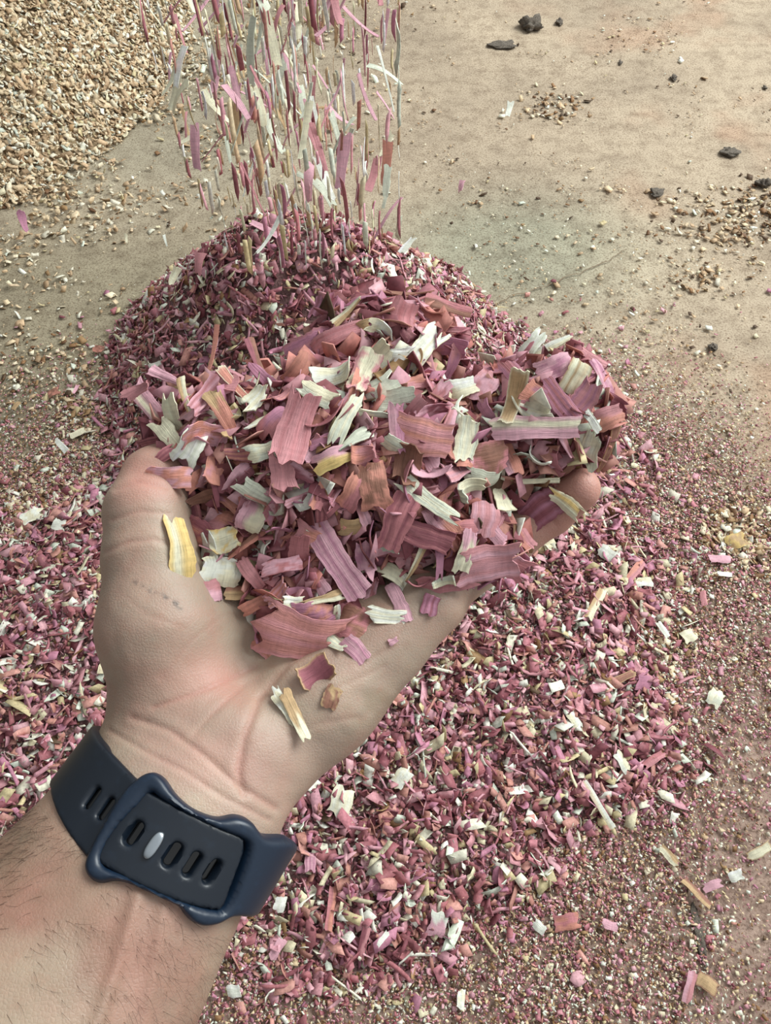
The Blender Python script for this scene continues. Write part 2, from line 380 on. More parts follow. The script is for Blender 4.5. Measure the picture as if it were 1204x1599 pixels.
# fine pink sawdust in the near ground
def dust_d(x, y):
    d = poly_sd(x, y, LAYER); return (1 - smooth(d + (fbm(x * 6, y * 6, 71) - 0.5) * 0.2, 0.02, 0.30)) * smooth(-y, -0.9, -0.5)
lit(420000, 0.0023, 0.42, dust_d, [PINKS, CREAM, BROWN, TANS], [0.46, 0.18, 0.18, 0.18], -0.75, 0.75, -0.12, 0.9, tilt=0.6, lo=0.001, hi=0.006)
lit(90000, 0.0036, 0.4, lambda x, y: smooth(h_pink(x, y), -0.01, 0.01) * (1 - smooth(h_pink(x, y), 0.06, 0.1)), [PINKS, CREAM, BROWN], [0.72, 0.18, 0.10], -0.65, 0.65, -0.08, 0.9, tilt=0.6, lo=0.001, hi=0.008, on=True)
lit(14000, 0.0062, 0.4, lambda x, y: (1 - smooth(poly_sd(x, y, LAYER), -0.02, 0.13)) ** 1.5 * 0.9, [PINKS, CREAM], [0.74, 0.26], -0.75, 0.75, -0.15, 0.95, S=4, tilt=0.45)
lit(900, 0.0070, 0.4, lambda x, y: (1 - smooth(poly_sd(x, y, LAYER), 0.05, 0.5)), [PINKS, CREAM], [0.65, 0.35], -0.75, 0.75, -0.15, 0.95, S=4, tilt=0.4)
o = batch_obj('scattered_sawdust', parts, M_CHIP)
tag(o, 'fine sawdust and tiny chips littering the bare concrete floor', 'sawdust', kind='stuff')

# dark clods on the far floor
def clod(px_, py_, sx, sy, label, seed, sz=0.5):
    rng = np.random.default_rng(seed); g = ground(px_, py_); n1, n2 = 22, 14; d = np.linalg.norm(g - CO)
    V = []; a = 0.8 * sx * d / F / 2; b = 0.8 * sy * d / F / 2 / 0.5
    for i in range(n2):
        th = math.pi * i / (n2 - 1)
        for j in range(n1):
            ph = 2 * math.pi * j / n1
            r = 0.45 + 1.0 * float(vnoise(3 + 3.4 * math.cos(ph) * math.sin(th) + seed, 5 + 3.4 * math.sin(ph) * math.sin(th) + 2 * math.cos(th), seed))
            V.append([a * r * math.sin(th) * math.cos(ph), b * r * math.sin(th) * math.sin(ph), max(-0.001, min(a, b) * sz * r * (math.cos(th) + 0.7))])
    Fq = [[i * n1 + j, (i + 1) * n1 + j, (i + 1) * n1 + (j + 1) % n1, i * n1 + (j + 1) % n1] for i in range(n2 - 1) for j in range(n1)]
    o = mesh_np('dirt_clod', np.array(V), Fq, M_DIRT); o.location = (g[0], g[1], 0.002)
    tag(o, label, 'dirt clod', 'dark clods on the floor')
for a_ in ((828, 45, 38, 18, 'largest rough dark grey dirt clod near the top of the floor', 1), (783, 73, 42, 12, 'flat elongated dark clod just below the largest clod', 2),
           (873, 38, 12, 8, 'small dark crumb right of the largest clod', 3), (1051, 125, 10, 8, 'small round black pebble on the tan floor at upper right', 4),
           (968, 100, 7, 6, 'tiny black pebble midway between the clods and the round pebble', 5), (1194, 139, 6, 6, 'tiny black speck at the right edge of the floor', 6),
           (1138, 240, 30, 14, 'flat crumbly brown clod on the right of the floor', 7), (1190, 291, 24, 12, 'dark brown clod by the right edge of the floor', 8),
           (1025, 303, 26, 12, 'grey-brown crumbly clod among tan bits on the right', 9), (262, 38, 18, 7, 'dark bark crumb beside the tan pile', 10),
           (1112, 545, 14, 9, 'small dark clod on the bare floor right of the hand', 13), (1090, 1462, 16, 44, 'long dark dirt streak in the near right sawdust', 12)):
    clod(*a_, **({'sz': 0.25} if a_[5] in (2, 7, 9, 12) else {}))

# ------------------------------------------------------------------ hand: signed distance field -> surface nets (camera-frame cm)
WR = P(268, 1268, 22.0); FA = P(48, 1592, 19.8)
AX = unit(WR - FA); WX = np.array([0.89, -0.46, 0.0]); WX[2] = -(WX @ AX - 0) / AX[2] if abs(AX[2]) > 1e-6 else 0
WX = unit(WX - (WX @ AX) * AX); NX = np.cross(WX, AX); NX = NX if NX[2] > 0 else -NX
def sd_cap(p, a, b, ra, rb):
    d = b - a; t = np.clip((p - a) @ d / (d @ d), 0, 1)
    return np.linalg.norm(p - a - t[..., None] * d, axis=-1) - (ra + (rb - ra) * t)
def sd_ecap(p, a, b, ra, rb, w, n):
    d = b - a; t = np.clip((p - a) @ d / (d @ d), 0, 1); q = p - a - t[..., None] * d
    rw = ra[0] + (rb[0] - ra[0]) * t; rn = ra[1] + (rb[1] - ra[1]) * t
    ax = unit(d); x = q @ w; y = q @ n; z = q @ ax
    k0 = np.sqrt((x / rw) ** 2 + (y / rn) ** 2 + (z / rn) ** 2); k1 = np.sqrt((x / rw ** 2) ** 2 + (y / rn ** 2) ** 2 + (z / rn ** 2) ** 2)
    return k0 * (k0 - 1) / np.maximum(k1, 1e-6)
def smin(a, b, k):
    h = np.clip(0.5 + 0.5 * (b - a) / k, 0, 1); return b + (a - b) * h - k * h * (1 - h)
MCP = [P(440, 765, 27.4), P(520, 825, 26.9), P(598, 885, 26.1), P(668, 938, 25.0)]
def hand_sdf(p):
    d = sd_ecap(p, P(-300, 1980, 17.0), FA, (4.9, 4.2), (4.15, 3.3), WX, NX)
    d = smin(d, sd_ecap(p, FA, WR, (4.15, 3.3), (3.12, 2.1), WX, NX), 0.6)
    d = smin(d, sd_ecap(p, WR, P(330, 1165, 23.0), (3.12, 2.1), (3.0, 2.0), WX, NX), 0.5)
    # carpus and metacarpals
    for i, (m, r) in enumerate(zip(MCP, (1.15, 1.15, 1.1, 1.15))):
        d = smin(d, sd_cap(p, P(330 + 28 * i, 1130 + 12 * i, 24.4 - 0.15 * i), m, 1.45, r), 0.9)
    # hypothenar, outer edge of the palm
    d = smin(d, sd_cap(p, P(405, 1180, 23.6), P(500, 1090, 24.1), 1.55, 1.75), 0.9)
    d = smin(d, sd_cap(p, P(500, 1090, 24.1), P(592, 995, 24.9), 1.75, 1.5), 0.7)
    d = smin(d, sd_cap(p, P(592, 995, 24.9), MCP[3], 1.5, 1.15), 0.5)
    # thenar and thumb web
    th = sd_cap(p, P(268, 1110, 23.6), P(250, 980, 23.5), 1.75, 1.85)
    th = smin(th, sd_cap(p, P(250, 980, 23.5), P(236, 870, 23.8), 1.8, 1.42), 0.6)
    d = smin(d, th, 0.9)
    d = smin(d, sd_cap(p, P(300, 1060, 24.0), P(340, 930, 25.2), 1.5, 1.1), 1.0)
    d = smin(d, sd_cap(p, P(300, 900, 25.2), P(400, 820, 27.0), 1.0, 0.9), 0.9)
    # thumb
    t = sd_cap(p, P(236, 870, 23.8), P(231, 800, 24.2), 1.42, 1.30)
    t = smin(t, sd_cap(p, P(231, 800, 24.2), P(246, 752, 24.7), 1.34, 1.12), 0.3)
    t = smin(t, sd_cap(p, P(246, 752, 24.7), P(272, 725, 25.3), 1.12, 0.85), 0.3)
    d = smin(d, t, 0.35)
    # fingers, each its own chain curling up around the heap
    for ch, rr in (([MCP[0], P(585, 668, 29.2), P(660, 615, 28.8), P(715, 575, 28.0)], (1.0, 0.86, 0.8, 0.68)),
                   ([MCP[1], P(680, 712, 29.0), P(775, 640, 28.6), P(838, 592, 27.6)], (1.0, 0.88, 0.82, 0.7)),
                   ([MCP[2], P(745, 775, 28.0), P(838, 706, 27.6), P(895, 660, 26.6)], (0.98, 0.85, 0.78, 0.68)),
                   ([MCP[3], P(788, 848, 26.2), P(858, 800, 26.0), P(905, 763, 25.2)], (0.98, 0.86, 0.80, 0.72))):
        f = sd_cap(p, ch[0], ch[1], rr[0], rr[1])
        f = smin(f, sd_cap(p, ch[1], ch[2], rr[1] + .03, rr[2]), 0.2); f = smin(f, sd_cap(p, ch[2], ch[3], rr[2] + .03, rr[3]), 0.2)
        d = smin(d, f, 0.3)
    return d
def surface_nets(fn, lo, hi, h):
    ax = [np.arange(lo[i], hi[i] + h, h) for i in range(3)]
    nx, ny, nz = map(len, ax); v = np.empty((nx, ny, nz), np.float32)
    YY, ZZ = np.meshgrid(ax[1], ax[2], indexing='ij')
    for i0 in range(0, nx, 12):
        xs = ax[0][i0:i0 + 12]; p = np.empty((len(xs), ny, nz, 3)); p[..., 0] = xs[:, None, None]; p[..., 1] = YY; p[..., 2] = ZZ
        v[i0:i0 + 12] = fn(p)
    ins = v < 0; cnt = np.zeros((nx - 1, ny - 1, nz - 1), np.int8)
    for a in (0, 1):
        for b in (0, 1):
            for c in (0, 1): cnt += ins[a:nx - 1 + a, b:ny - 1 + b, c:nz - 1 + c]
    act = (cnt > 0) & (cnt < 8); I = np.argwhere(act); idx = -np.ones(act.shape, np.int64); idx[act] = np.arange(len(I))
    s = np.zeros((len(I), 3)); n = np.zeros(len(I)); cs = [(a, b, c) for a in (0, 1) for b in (0, 1) for c in (0, 1)]
    for a in cs:
        for k in range(3):
            if a[k]: continue
            b = list(a); b[k] = 1
            va = v[tuple((I + a).T)]; vb = v[tuple((I + b).T)]; m = (va < 0) != (vb < 0)
            t = np.where(m, va / np.where(m, va - vb, 1), 0)
            q = np.array(a, float)[None] + t[:, None] * (np.array(b) - np.array(a)); s += q * m[:, None]; n += m
    V = (I + s / n[:, None]) * h + np.array(lo)
    Q = []
    for k in range(3):
        sl0 = [slice(1, -1)] * 3; a0 = [slice(1, -1)] * 3; a1 = [slice(1, -1)] * 3
        a0[k] = slice(0, -1); a1[k] = slice(1, None)
        A = ins[tuple(a0)]; B = ins[tuple(a1)]; E = np.argwhere(A != B)
        if not len(E): continue
        fl = A[tuple(E.T)]
        base = E + 1; base[:, k] -= 1
        o1, o2 = [i for i in range(3) if i != k]
        def cell(d1, d2):
            c = base.copy(); c[:, o1] += d1; c[:, o2] += d2; return idx[tuple(c.T)]
        q = np.stack([cell(-1, -1), cell(0, -1), cell(0, 0), cell(-1, 0)], 1)
        if k == 1: fl = ~fl
        q[~fl] = q[~fl][:, ::-1]; Q.append(q)
    Q = np.concatenate(Q); Q = Q[(Q >= 0).all(1)]
    return V, Q
lo = np.array([-13.5, -19.0, -31.0]); hi = np.array([9.5, 5.0, -15.0])
HV, HQ = surface_nets(hand_sdf, lo, hi, 0.14)
tmp = mesh_np('tmp_hand', HV, HQ, None)
sb = tmp.modifiers.new('s', 'SUBSURF'); sb.levels = 1; sb.render_levels = 1
dg = bpy.context.evaluated_depsgraph_get(); ev = tmp.evaluated_get(dg); me2 = bpy.data.meshes.new_from_object(ev)
HV = np.empty(len(me2.vertices) * 3); me2.vertices.foreach_get('co', HV); HV = HV.reshape(-1, 3)
HN = np.empty(len(me2.vertices) * 3); me2.vertices.foreach_get('normal', HN); HN = HN.reshape(-1, 3)
HQ = np.empty(len(me2.loops), np.int32); me2.loops.foreach_get('vertex_index', HQ); HQ = HQ.reshape(-1, 4)
bpy.data.objects.remove(tmp)
def grad_n(fn, p, e=0.05):
    g = np.stack([fn(p + np.eye(3)[i] * e) - fn(p - np.eye(3)[i] * e) for i in range(3)], -1); return unit(g)
HN = grad_n(hand_sdf, HV)
hpx = 602 + F * HV[:, 0] / -HV[:, 2]; hpy = 799.5 - F * HV[:, 1] / -HV[:, 2]
front = smooth(HN[:, 2], 0.05, 0.35)
def line_d(pts):
    best = np.full(len(hpx), 1e9)
    for (ax_, ay_), (bx_, by_) in zip(pts[:-1], pts[1:]):
        dx, dy = bx_ - ax_, by_ - ay_; t = np.clip(((hpx - ax_) * dx + (hpy - ay_) * dy) / (dx * dx + dy * dy), 0, 1)
        best = np.minimum(best, np.hypot(hpx - ax_ - t * dx, hpy - ay_ - t * dy))
    return best
disp = np.zeros(len(HV)); red = np.zeros(len(HV))
CREASES = [([(505, 1000), (450, 1035), (405, 1090), (382, 1150), (372, 1205), (380, 1240)], 6, 0.10, 0.8),
           ([(400, 1040), (340, 1068), (300, 1085), (240, 1105)], 4, 0.045, 0.7), ([(380, 1070), (330, 1115), (300, 1150)], 4, 0.04, 0.5),
           ([(205, 1120), (265, 1140), (320, 1180), (370, 1225), (430, 1262)], 5, 0.07, 0.6), ([(170, 1140), (230, 1175), (290, 1205), (350, 1245), (420, 1280)], 4, 0.05, 0.5),
           ([(165, 862), (200, 846), (240, 842), (285, 852)], 4, 0.05, 0.5), ([(175, 812), (215, 798), (265, 802)], 3.5, 0.04, 0.5), ([(180, 765), (215, 752), (262, 760)], 3.5, 0.04, 0.4),
           ([(600, 1040), (560, 1060), (500, 1085)], 3.5, 0.025, 0.3), ([(640, 960), (610, 1010), (560, 1040)], 4, 0.03, 0.3), ([(450, 1150), (500, 1130), (560, 1120)], 4, 0.025, 0.2),
           ([(795, 870), (780, 835)], 3.5, 0.04, 0.5), ([(868, 820), (850, 790)], 3.5, 0.04, 0.5),
           ([(250, 1060), (300, 1000), (350, 960)], 3, 0.02, 0.25), ([(195, 930), (230, 960), (290, 980)], 3, 0.015, 0.2)]
for pts, w_, dp, rd in CREASES:
    q = line_d(pts); e = np.exp(-(q / w_) ** 2) * front; disp -= dp * 0.6 * e; red = np.maximum(red, rd * e)
    disp += dp * 0.12 * np.exp(-((q - 2.6 * w_) / (1.6 * w_)) ** 2) * front
for pts, w_, hgt in (([(215, 1400), (185, 1500), (150, 1599), (110, 1700)], 13, 0.11), ([(255, 1420), (240, 1520), (220, 1620)], 10, 0.06)):
    disp += hgt * np.exp(-(line_d(pts) / w_) ** 2) * front   # flexor tendons
# soft irregular swell of the flesh
def n3(p, s, seed): return (fbm(p[:, 0] * s + p[:, 2] * s * 0.5, p[:, 1] * s - p[:, 2] * s * 0.37, seed, 3) - 0.5)
disp += n3(HV, 0.7, 81) * 0.10 + n3(HV, 1.5, 82) * 0.03
HV = HV + HN * disp[:, None]
along = (HV - WR) @ AX
skc = np.ones((len(HV), 3)) * lin((154, 134, 118))
def bl(c, col, m): return c * (1 - m[:, None]) + lin(col) * m[:, None]
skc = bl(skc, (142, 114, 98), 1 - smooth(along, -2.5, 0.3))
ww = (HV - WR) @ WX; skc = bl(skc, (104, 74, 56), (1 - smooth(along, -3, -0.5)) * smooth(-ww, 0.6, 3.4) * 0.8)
skc = bl(skc, (196, 128, 118), smooth(hpx, 740, 900) * 0.5)
skc = bl(skc, (190, 132, 120), np.exp(-(((hpx - 225) / 60) ** 2 + ((hpy - 745) / 40) ** 2)) * 0.6)
skc = bl(skc, (196, 120, 108), np.exp(-(((hpx - 330) / 60) ** 2 + ((hpy - 1060) / 40) ** 2)) * 0.35)
skc = bl(skc, (176, 132, 122), np.exp(-(((hpx - 330) / 110) ** 2 + ((hpy - 1190) / 60) ** 2)) * 0.6)
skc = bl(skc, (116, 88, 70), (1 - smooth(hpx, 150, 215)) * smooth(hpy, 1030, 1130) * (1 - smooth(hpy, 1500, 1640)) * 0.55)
skc = bl(skc, (168, 110, 98), np.clip(red, 0, 1) * 0.45)
q = line_d([(208, 908), (222, 914), (238, 924), (262, 934), (285, 950)]); skc = bl(skc, (78, 76, 70), np.exp(-(q / (3.0 + 1.5 * np.sin(hpx * 0.3))) ** 2) * 0.85 * smooth(vnoise(hpx / 7, hpy / 7, 5), 0.25, 0.6) * front)
skc = bl(skc, (120, 104, 84), np.exp(-(((hpx - 590) / 60) ** 2 + ((hpy - 1095) / 35) ** 2)) * 0.55 * smooth(vnoise(hpx / 18, hpy / 12, 6), 0.2, 0.8) * front)
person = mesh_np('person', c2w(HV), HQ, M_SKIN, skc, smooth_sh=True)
tag(person, 'left forearm and cupped palm-up hand holding a heap of pink wood shavings', 'person')

# forearm hair, a child of the body
rng = np.random.default_rng(5)
cand = np.where((along < -1.6) & (along > -9) & (HN[:, 2] > -0.15) & (hpx > -60) & (hpy < 1680))[0]
wgt = 0.25 + 1.2 * smooth(-ww[cand], 0.0, 3.0) + 0.5 * smooth(ww[cand], 1.2, 2.6)
sel = rng.choice(cand, 800, replace=False, p=wgt / wgt.sum())
Vh = []; Fh = []
for s_ in sel:
    b0 = HV[s_]; n0 = HN[s_]; dr = unit(WX * (0.9 if ww[s_] > -0.3 else -0.55) + AX * (-0.15 if ww[s_] > -0.3 else -0.8) + rng.normal(0, 0.22, 3)); ln = rng.uniform(0.25, 0.85); cur = rng.normal(0, 0.2)
    sd_ = np.cross(n0, dr); o_ = len(Vh)
    for k in range(5):
        t = k / 4; c = b0 + dr * ln * t + sd_ * cur * t * t + n0 * (0.10 * math.sin(t * 2.6) * ln - 0.01); r_ = 0.0045 * (1 - 0.75 * t)
        for a_ in range(3): Vh.append(c + sd_ * math.cos(a_ * 2.094) * r_ + n0 * math.sin(a_ * 2.094) * r_)
    for k in range(4):
        for a_ in range(3): Fh.append([o_ + k * 3 + a_, o_ + k * 3 + (a_ + 1) % 3, o_ + k * 3 + 3 + (a_ + 1) % 3, o_ + k * 3 + 3 + a_])
ho = mesh_np('arm_hair', c2w(np.array(Vh)), Fh, M_HAIR, parent=person); ho['kind'] = 'stuff'; ho['label'] = 'sparse brown forearm hair'

# ------------------------------------------------------------------ wristwatch band (camera-frame cm, wrapped on the wrist ellipse)
RW, RN = 3.30, 2.30
BC = WR + AX * 0.0
def wrap(th, ax, h):   # th: angle from the volar normal towards +WX
    th = np.asarray(th, float); a = RW + h; b = RN + h
    return BC + (a * np.sin(th))[..., None] * WX + (b * np.cos(th))[..., None] * NX + np.asarray(ax)[..., None] * AX
def unwrap(px_, py_, h):
    r = np.array([(px_ - 602) / F, -(py_ - 799.5) / F, -1.0]); a = RW + h; b = RN + h
    ow, on, oa = -BC @ WX, -BC @ NX, -BC @ AX; dw, dn, da = r @ WX, r @ NX, r @ AX
    A = (dw / a) ** 2 + (dn / b) ** 2; B = 2 * (ow * dw / a ** 2 + on * dn / b ** 2); C = (ow / a) ** 2 + (on / b) ** 2 - 1
    D = B * B - 4 * A * C; t = (-B - math.sqrt(max(D, 0))) / (2 * A)
    return math.atan2((ow + t * dw) / a, (on + t * dn) / b), oa + t * da
SCL = 2.8
def crom(pts, n=6):
    pts = np.array(pts, float); m = len(pts); out = []
    for i in range(m):
        p0, p1, p2, p3 = pts[(i - 1) % m], pts[i], pts[(i + 1) % m], pts[(i + 2) % m]
        for t in np.arange(n) / n:
            out.append(0.5 * (2 * p1 + (p2 - p0) * t + (2 * p0 - 5 * p1 + 4 * p2 - p3) * t * t + (3 * p1 - p0 - 3 * p2 + p3) * t ** 3))
    return np.array(out)
def plate(name, outer, holes, hb, ht, r, mat, parent, gs=0.07, lens=None):
    """outer / holes: 2-D loops in (theta*SCL, axial); top rises hb..ht with a rounded rim r"""
    loops = [outer] + holes; V2 = []; E = []
    for lp in loops:
        o_ = len(V2); V2 += [tuple(q) for q in lp]; E += [(o_ + i, o_ + (i + 1) % len(lp)) for i in range(len(lp))]
    mn = outer.min(0); mx = outer.max(0); gx_, gy_ = np.meshgrid(np.arange(mn[0], mx[0], gs), np.arange(mn[1], mx[1], gs)); g = np.c_[gx_.ravel(), gy_.ravel()]
    def sd(x, y):
        d = poly_sd(x, y, outer)
        for hh in holes: d = np.maximum(d, -poly_sd(x, y, hh))
        return d
    g = g[sd(g[:, 0], g[:, 1]) < -gs * 0.45]
    for lp in loops:
        nx_ = np.roll(lp, -1, 0) - np.roll(lp, 1, 0); nn2 = unit(np.stack([nx_[:, 1], -nx_[:, 0]], 1))
        for dd in (0.035, 0.08, 0.14):
            if dd > r + 0.01: continue
            for sg_ in (1, -1):
                q2 = lp + nn2 * dd * sg_; s2 = sd(q2[:, 0], q2[:, 1]); q2 = q2[np.abs(s2 + dd) < dd * 0.12]; ok = np.ones(len(g), bool)
                if len(q2):
                    for q3 in q2: ok &= np.hypot(g[:, 0] - q3[0], g[:, 1] - q3[1]) > 0.03
                    g = np.concatenate([g[ok], q2])
    res = delaunay_2d_cdt([Vector(q) for q in V2] + [Vector(q) for q in g], E, [], 0, 1e-6)
    vv = np.array([[q.x, q.y] for q in res[0]]); tr = np.array([f for f in res[2] if len(f) == 3])
    c = vv[tr].mean(1); tr = tr[sd(c[:, 0], c[:, 1]) < -1e-4]
    d = np.clip(-sd(vv[:, 0], vv[:, 1]), 0, r) / r; prof = np.sqrt(np.clip(1 - (1 - d) ** 2, 0, 1))
    e0 = (tr[:, [0, 1, 2]], tr[:, [1, 2, 0]])
    ed = np.stack([np.concatenate([tr[:, 0], tr[:, 1], tr[:, 2]]), np.concatenate([tr[:, 1], tr[:, 2], tr[:, 0]])], 1)
    key = {(a, b) for a, b in ed.tolist()}; bd = [(a, b) for a, b in key if (b, a) not in key]
    th_ = vv[:, 0] / SCL; HT = ht(th_) if callable(ht) else ht
    up = wrap(th_, vv[:, 1], hb + (HT - hb) * (0.45 + 0.55 * prof)); dn = wrap(th_, vv[:, 1], np.full(len(vv), hb))
    n = len(vv); me = bpy.data.meshes.new(name)
    fs = [tuple(t) for t in tr.tolist()] + [(t[2] + n, t[1] + n, t[0] + n) for t in tr.tolist()] + [(a, a + n, b + n, b) for a, b in bd]
    me.from_pydata([tuple(q) for q in c2w(np.concatenate([up, dn]))], [], fs); me.materials.append(mat)
    for p_ in me.polygons: p_.use_smooth = True
    o = bpy.data.objects.new(name, me); COL.objects.link(o); o.parent = parent
    md = o.modifiers.new('w', 'EDGE_SPLIT'); md.split_angle = math.radians(50)
    return o
def uw(pts, h): return np.array([[a * SCL, b] for a, b in (unwrap(x_, y_, h) for x_, y_ in pts)])
watch = bpy.data.objects.new('wristwatch', None); COL.objects.link(watch)
tag(watch, 'wristwatch worn face down with its dark slate rubber strap and clasp across the inner wrist', 'watch')
# slotted strap end: comes round from the thumb side, under the loop bar, and lies inside the loop
slot_px = [(142, 1245), (164, 1262), (210, 1301), (269, 1334), (299, 1348), (329, 1359)]
def slot(px_, py_, hl=0.30, hw=0.095, h=0.2):
    t, a = unwrap(px_, py_, h); c = np.array([t * SCL, a]); out = []
    for k in range(20):
        an = 2 * math.pi * k / 20; out.append(c + np.array([hw * math.cos(an) , hw * math.sin(an) + (hl - hw) * (1 if math.sin(an) > 0 else -1)]))
    return np.array(out)

def TA(*pts): return [np.array([a * SCL, b]) for a, b in pts]
strap_poly = np.array(TA((-3.05, 1.0), (-2.5, 1.0), (-2.0, 0.95), (-1.5, 0.80)) + list(uw([(170, 1173), (206, 1210), (235, 1236), (287, 1263), (338, 1287), (372, 1301), (381, 1309), (378, 1330), (360, 1378), (347, 1412), (338, 1419), (326, 1419), (279, 1408), (199, 1375), (162, 1352), (133, 1337), (107, 1305)], 0.2)) + TA((-1.0, -1.20), (-1.5, -1.15), (-2.0, -1.05), (-2.5, -1.0), (-3.05, -1.0)))
plate('strap', strap_poly, [slot(a_, b_) for a_, b_ in slot_px], 0.06, lambda th: 0.20 + 0.15 * smooth(th, -0.30, 0.05), 0.10, M_RUB, watch)
outer = crom(np.array(TA((3.05, 1.0), (2.5, 1.05), (2.0, 1.15), (1.6, 1.20), (1.3, 1.18)) + list(uw([(418, 1308), (406, 1299), (397, 1287), (385, 1279), (367, 1275), (343, 1278), (318, 1271), (294, 1258), (272, 1238), (256, 1216), (243, 1206), (228, 1207), (210, 1219), (190, 1240), (168, 1275), (146, 1315), (133, 1345), (134, 1362), (143, 1374), (158, 1379), (178, 1376), (200, 1380), (230, 1393), (262, 1408), (280, 1417), (290, 1430), (302, 1441), (318, 1446), (340, 1442), (363, 1431)], 0.3)) + TA((1.42, -0.98), (1.75, -0.93), (2.2, -0.97), (3.05, -1.0))), 4)
hole = crom(uw([(236, 1238), (250, 1247), (287, 1269), (338, 1294), (376, 1309), (386, 1320), (382, 1345), (366, 1390), (352, 1416), (338, 1421), (279, 1404), (200, 1368), (168, 1355), (159, 1342), (166, 1320), (192, 1283), (213, 1262)], 0.3), 3)
plate('buckle_loop', outer, [hole], 0.02, lambda th: 0.46 - 0.20 * smooth(th, 1.3, 2.2), 0.17, M_RUB2, watch)
plate('slot_shade_plate', np.array(TA((-1.6, 0.72), (-1.0, 0.60), (-0.6, 0.25), (-0.1, 0.2), (0.3, 0.5), (0.75, 0.5), (1.05, 0.3), (1.05, -1.0), (0.75, -1.3), (0.3, -1.35), (-0.2, -1.45), (-0.8, -1.2), (-1.6, -1.05))), [], -0.12, 0.03, 0.05, M_GLASS_SHADE, watch, 0.15)  # added black plate under the slots, its colour stands in for the shade inside
def superell(name, c, A, B, C, e, mat, parent, n1=32, n2=18):
    V = []
    sg = lambda v, k: math.copysign(abs(v) ** k, v)
    for i in range(n2):
        ph = -math.pi / 2 + math.pi * i / (n2 - 1)
        for j in range(n1):
            th = 2 * math.pi * j / n1
            V.append(c + A * sg(math.cos(ph), 0.5) * sg(math.cos(th), e) + B * sg(math.cos(ph), 0.5) * sg(math.sin(th), e) + C * sg(math.sin(ph), 0.7))
    Fq = [[i * n1 + j, i * n1 + (j + 1) % n1, (i + 1) * n1 + (j + 1) % n1, (i + 1) * n1 + j] for i in range(n2 - 1) for j in range(n1)]
    return mesh_np(name, c2w(np.array(V)), Fq, mat, parent=parent, smooth_sh=True)
t_, a_ = unwrap(240, 1320, 0.4)
pin = superell('buckle_pin', wrap(np.array(t_), np.array(a_), 0.38), unit(WX * RW * math.cos(t_) - NX * RN * math.sin(t_)) * 0.155, AX * 0.36, unit(NX * math.cos(t_) / RN + WX * math.sin(t_) / RW) * 0.11, 0.8, M_STEEL, watch)
pin['label'] = 'silver oval buckle pin'
superell('watch_case', BC - NX * (RN + 0.55), WX * 1.9, AX * 1.75, NX * 0.55, 0.45, M_RUB, watch)
superell('watch_glass', BC - NX * (RN + 1.06), WX * 1.7, AX * 1.55, NX * 0.08, 0.45, M_GLASS_SHADE, watch)

# ------------------------------------------------------------------ heap of shavings in the hand (camera-frame cm)
HE = [(560, 745, 26.0, 240, 185, 3.4), (820, 668, 26.4, 128, 112, 2.6), (600, 575, 27.8, 135, 112, 3.0), (345, 700, 26.0, 108, 118, 2.2), (480, 925, 24.8, 108, 100, 1.6),
      (700, 845, 25.4, 118, 82, 1.9), (350, 865, 25.0, 62, 62, 1.2), (880, 640, 26.2, 82, 92, 2.0)]
HEc = []
for a_, b_, d_, rx, ry, rz in HE: HEc.append((P(a_, b_, d_), np.array([rx * d_ / F, ry * d_ / F, rz])))
def heap_sdf(p):
    d = None
    for c, r in HEc:
        q = p - c; k0 = np.linalg.norm(q / r, axis=-1); k1 = np.linalg.norm(q / r ** 2, axis=-1); e = k0 * (k0 - 1) / np.maximum(k1, 1e-6)
        d = e if d is None else smin(d, e, 0.7)
    return d
def heap_hit(px_, py_):
    r = unit(np.array([(px_ - 602) / F, -(py_ - 799.5) / F, -1.0])); t = 17.0
    for _ in range(160):
        p = r * t; d = min(float(heap_sdf(p)), float(hand_sdf(p)))
        if d < 0.01: return p, float(heap_sdf(p)) < 0.05
        t += max(d * 0.6, 0.01)
        if t > 31: break
    # outside the heap's outline: take the nearest depth
    ts = np.linspace(20, 30, 60); ds = heap_sdf(r[None] * ts[:, None]); return r * ts[int(np.argmin(ds))], True
# small shavings that fill the heap
rng = np.random.default_rng(23)
p = rng.uniform([-12, -8.5, -32], [11, 11, -20], (260000, 3)); d = heap_sdf(p); p = p[(d < -0.12) & (d > -1.7)]
nrm = grad_n(heap_sdf, p); d = heap_sdf(p); hd = hand_sdf(p)
UPc = np.array([0, cp, sp])
k = (hd > 0.05) & ((nrm @ np.array([0, 0.55, 0.83]) > -0.25))
p = p[k]; nrm = nrm[k]; p = p[:7000]; nrm = nrm[:7000]; N = len(p)
L = np.clip(rng.lognormal(math.log(0.90), 0.38, N), 0.3, 1.9) * 0.01; Wd = np.minimum(L * rng.uniform(0.25, 0.75, N), 0.0075)
HPAL = [PINKS + [lin(c) for c in [(136, 76, 78), (210, 142, 130), (196, 126, 116)]], CREAM, BROWN]
fill = batch_obj('shavings', [chips(rng, c2w(p), ndir(nrm), L, Wd, rng.uniform(.0002, .0006, N), rng.normal(0, 1.5, N), pick(rng, N, HPAL, [0.84, 0.12, 0.04]), 5, 0.9)], M_CHIP)
fill.name = 'loose_shavings'; tag(fill, 'mass of small pink and cream shavings filling the heap held in the hand', 'shavings', kind='stuff')

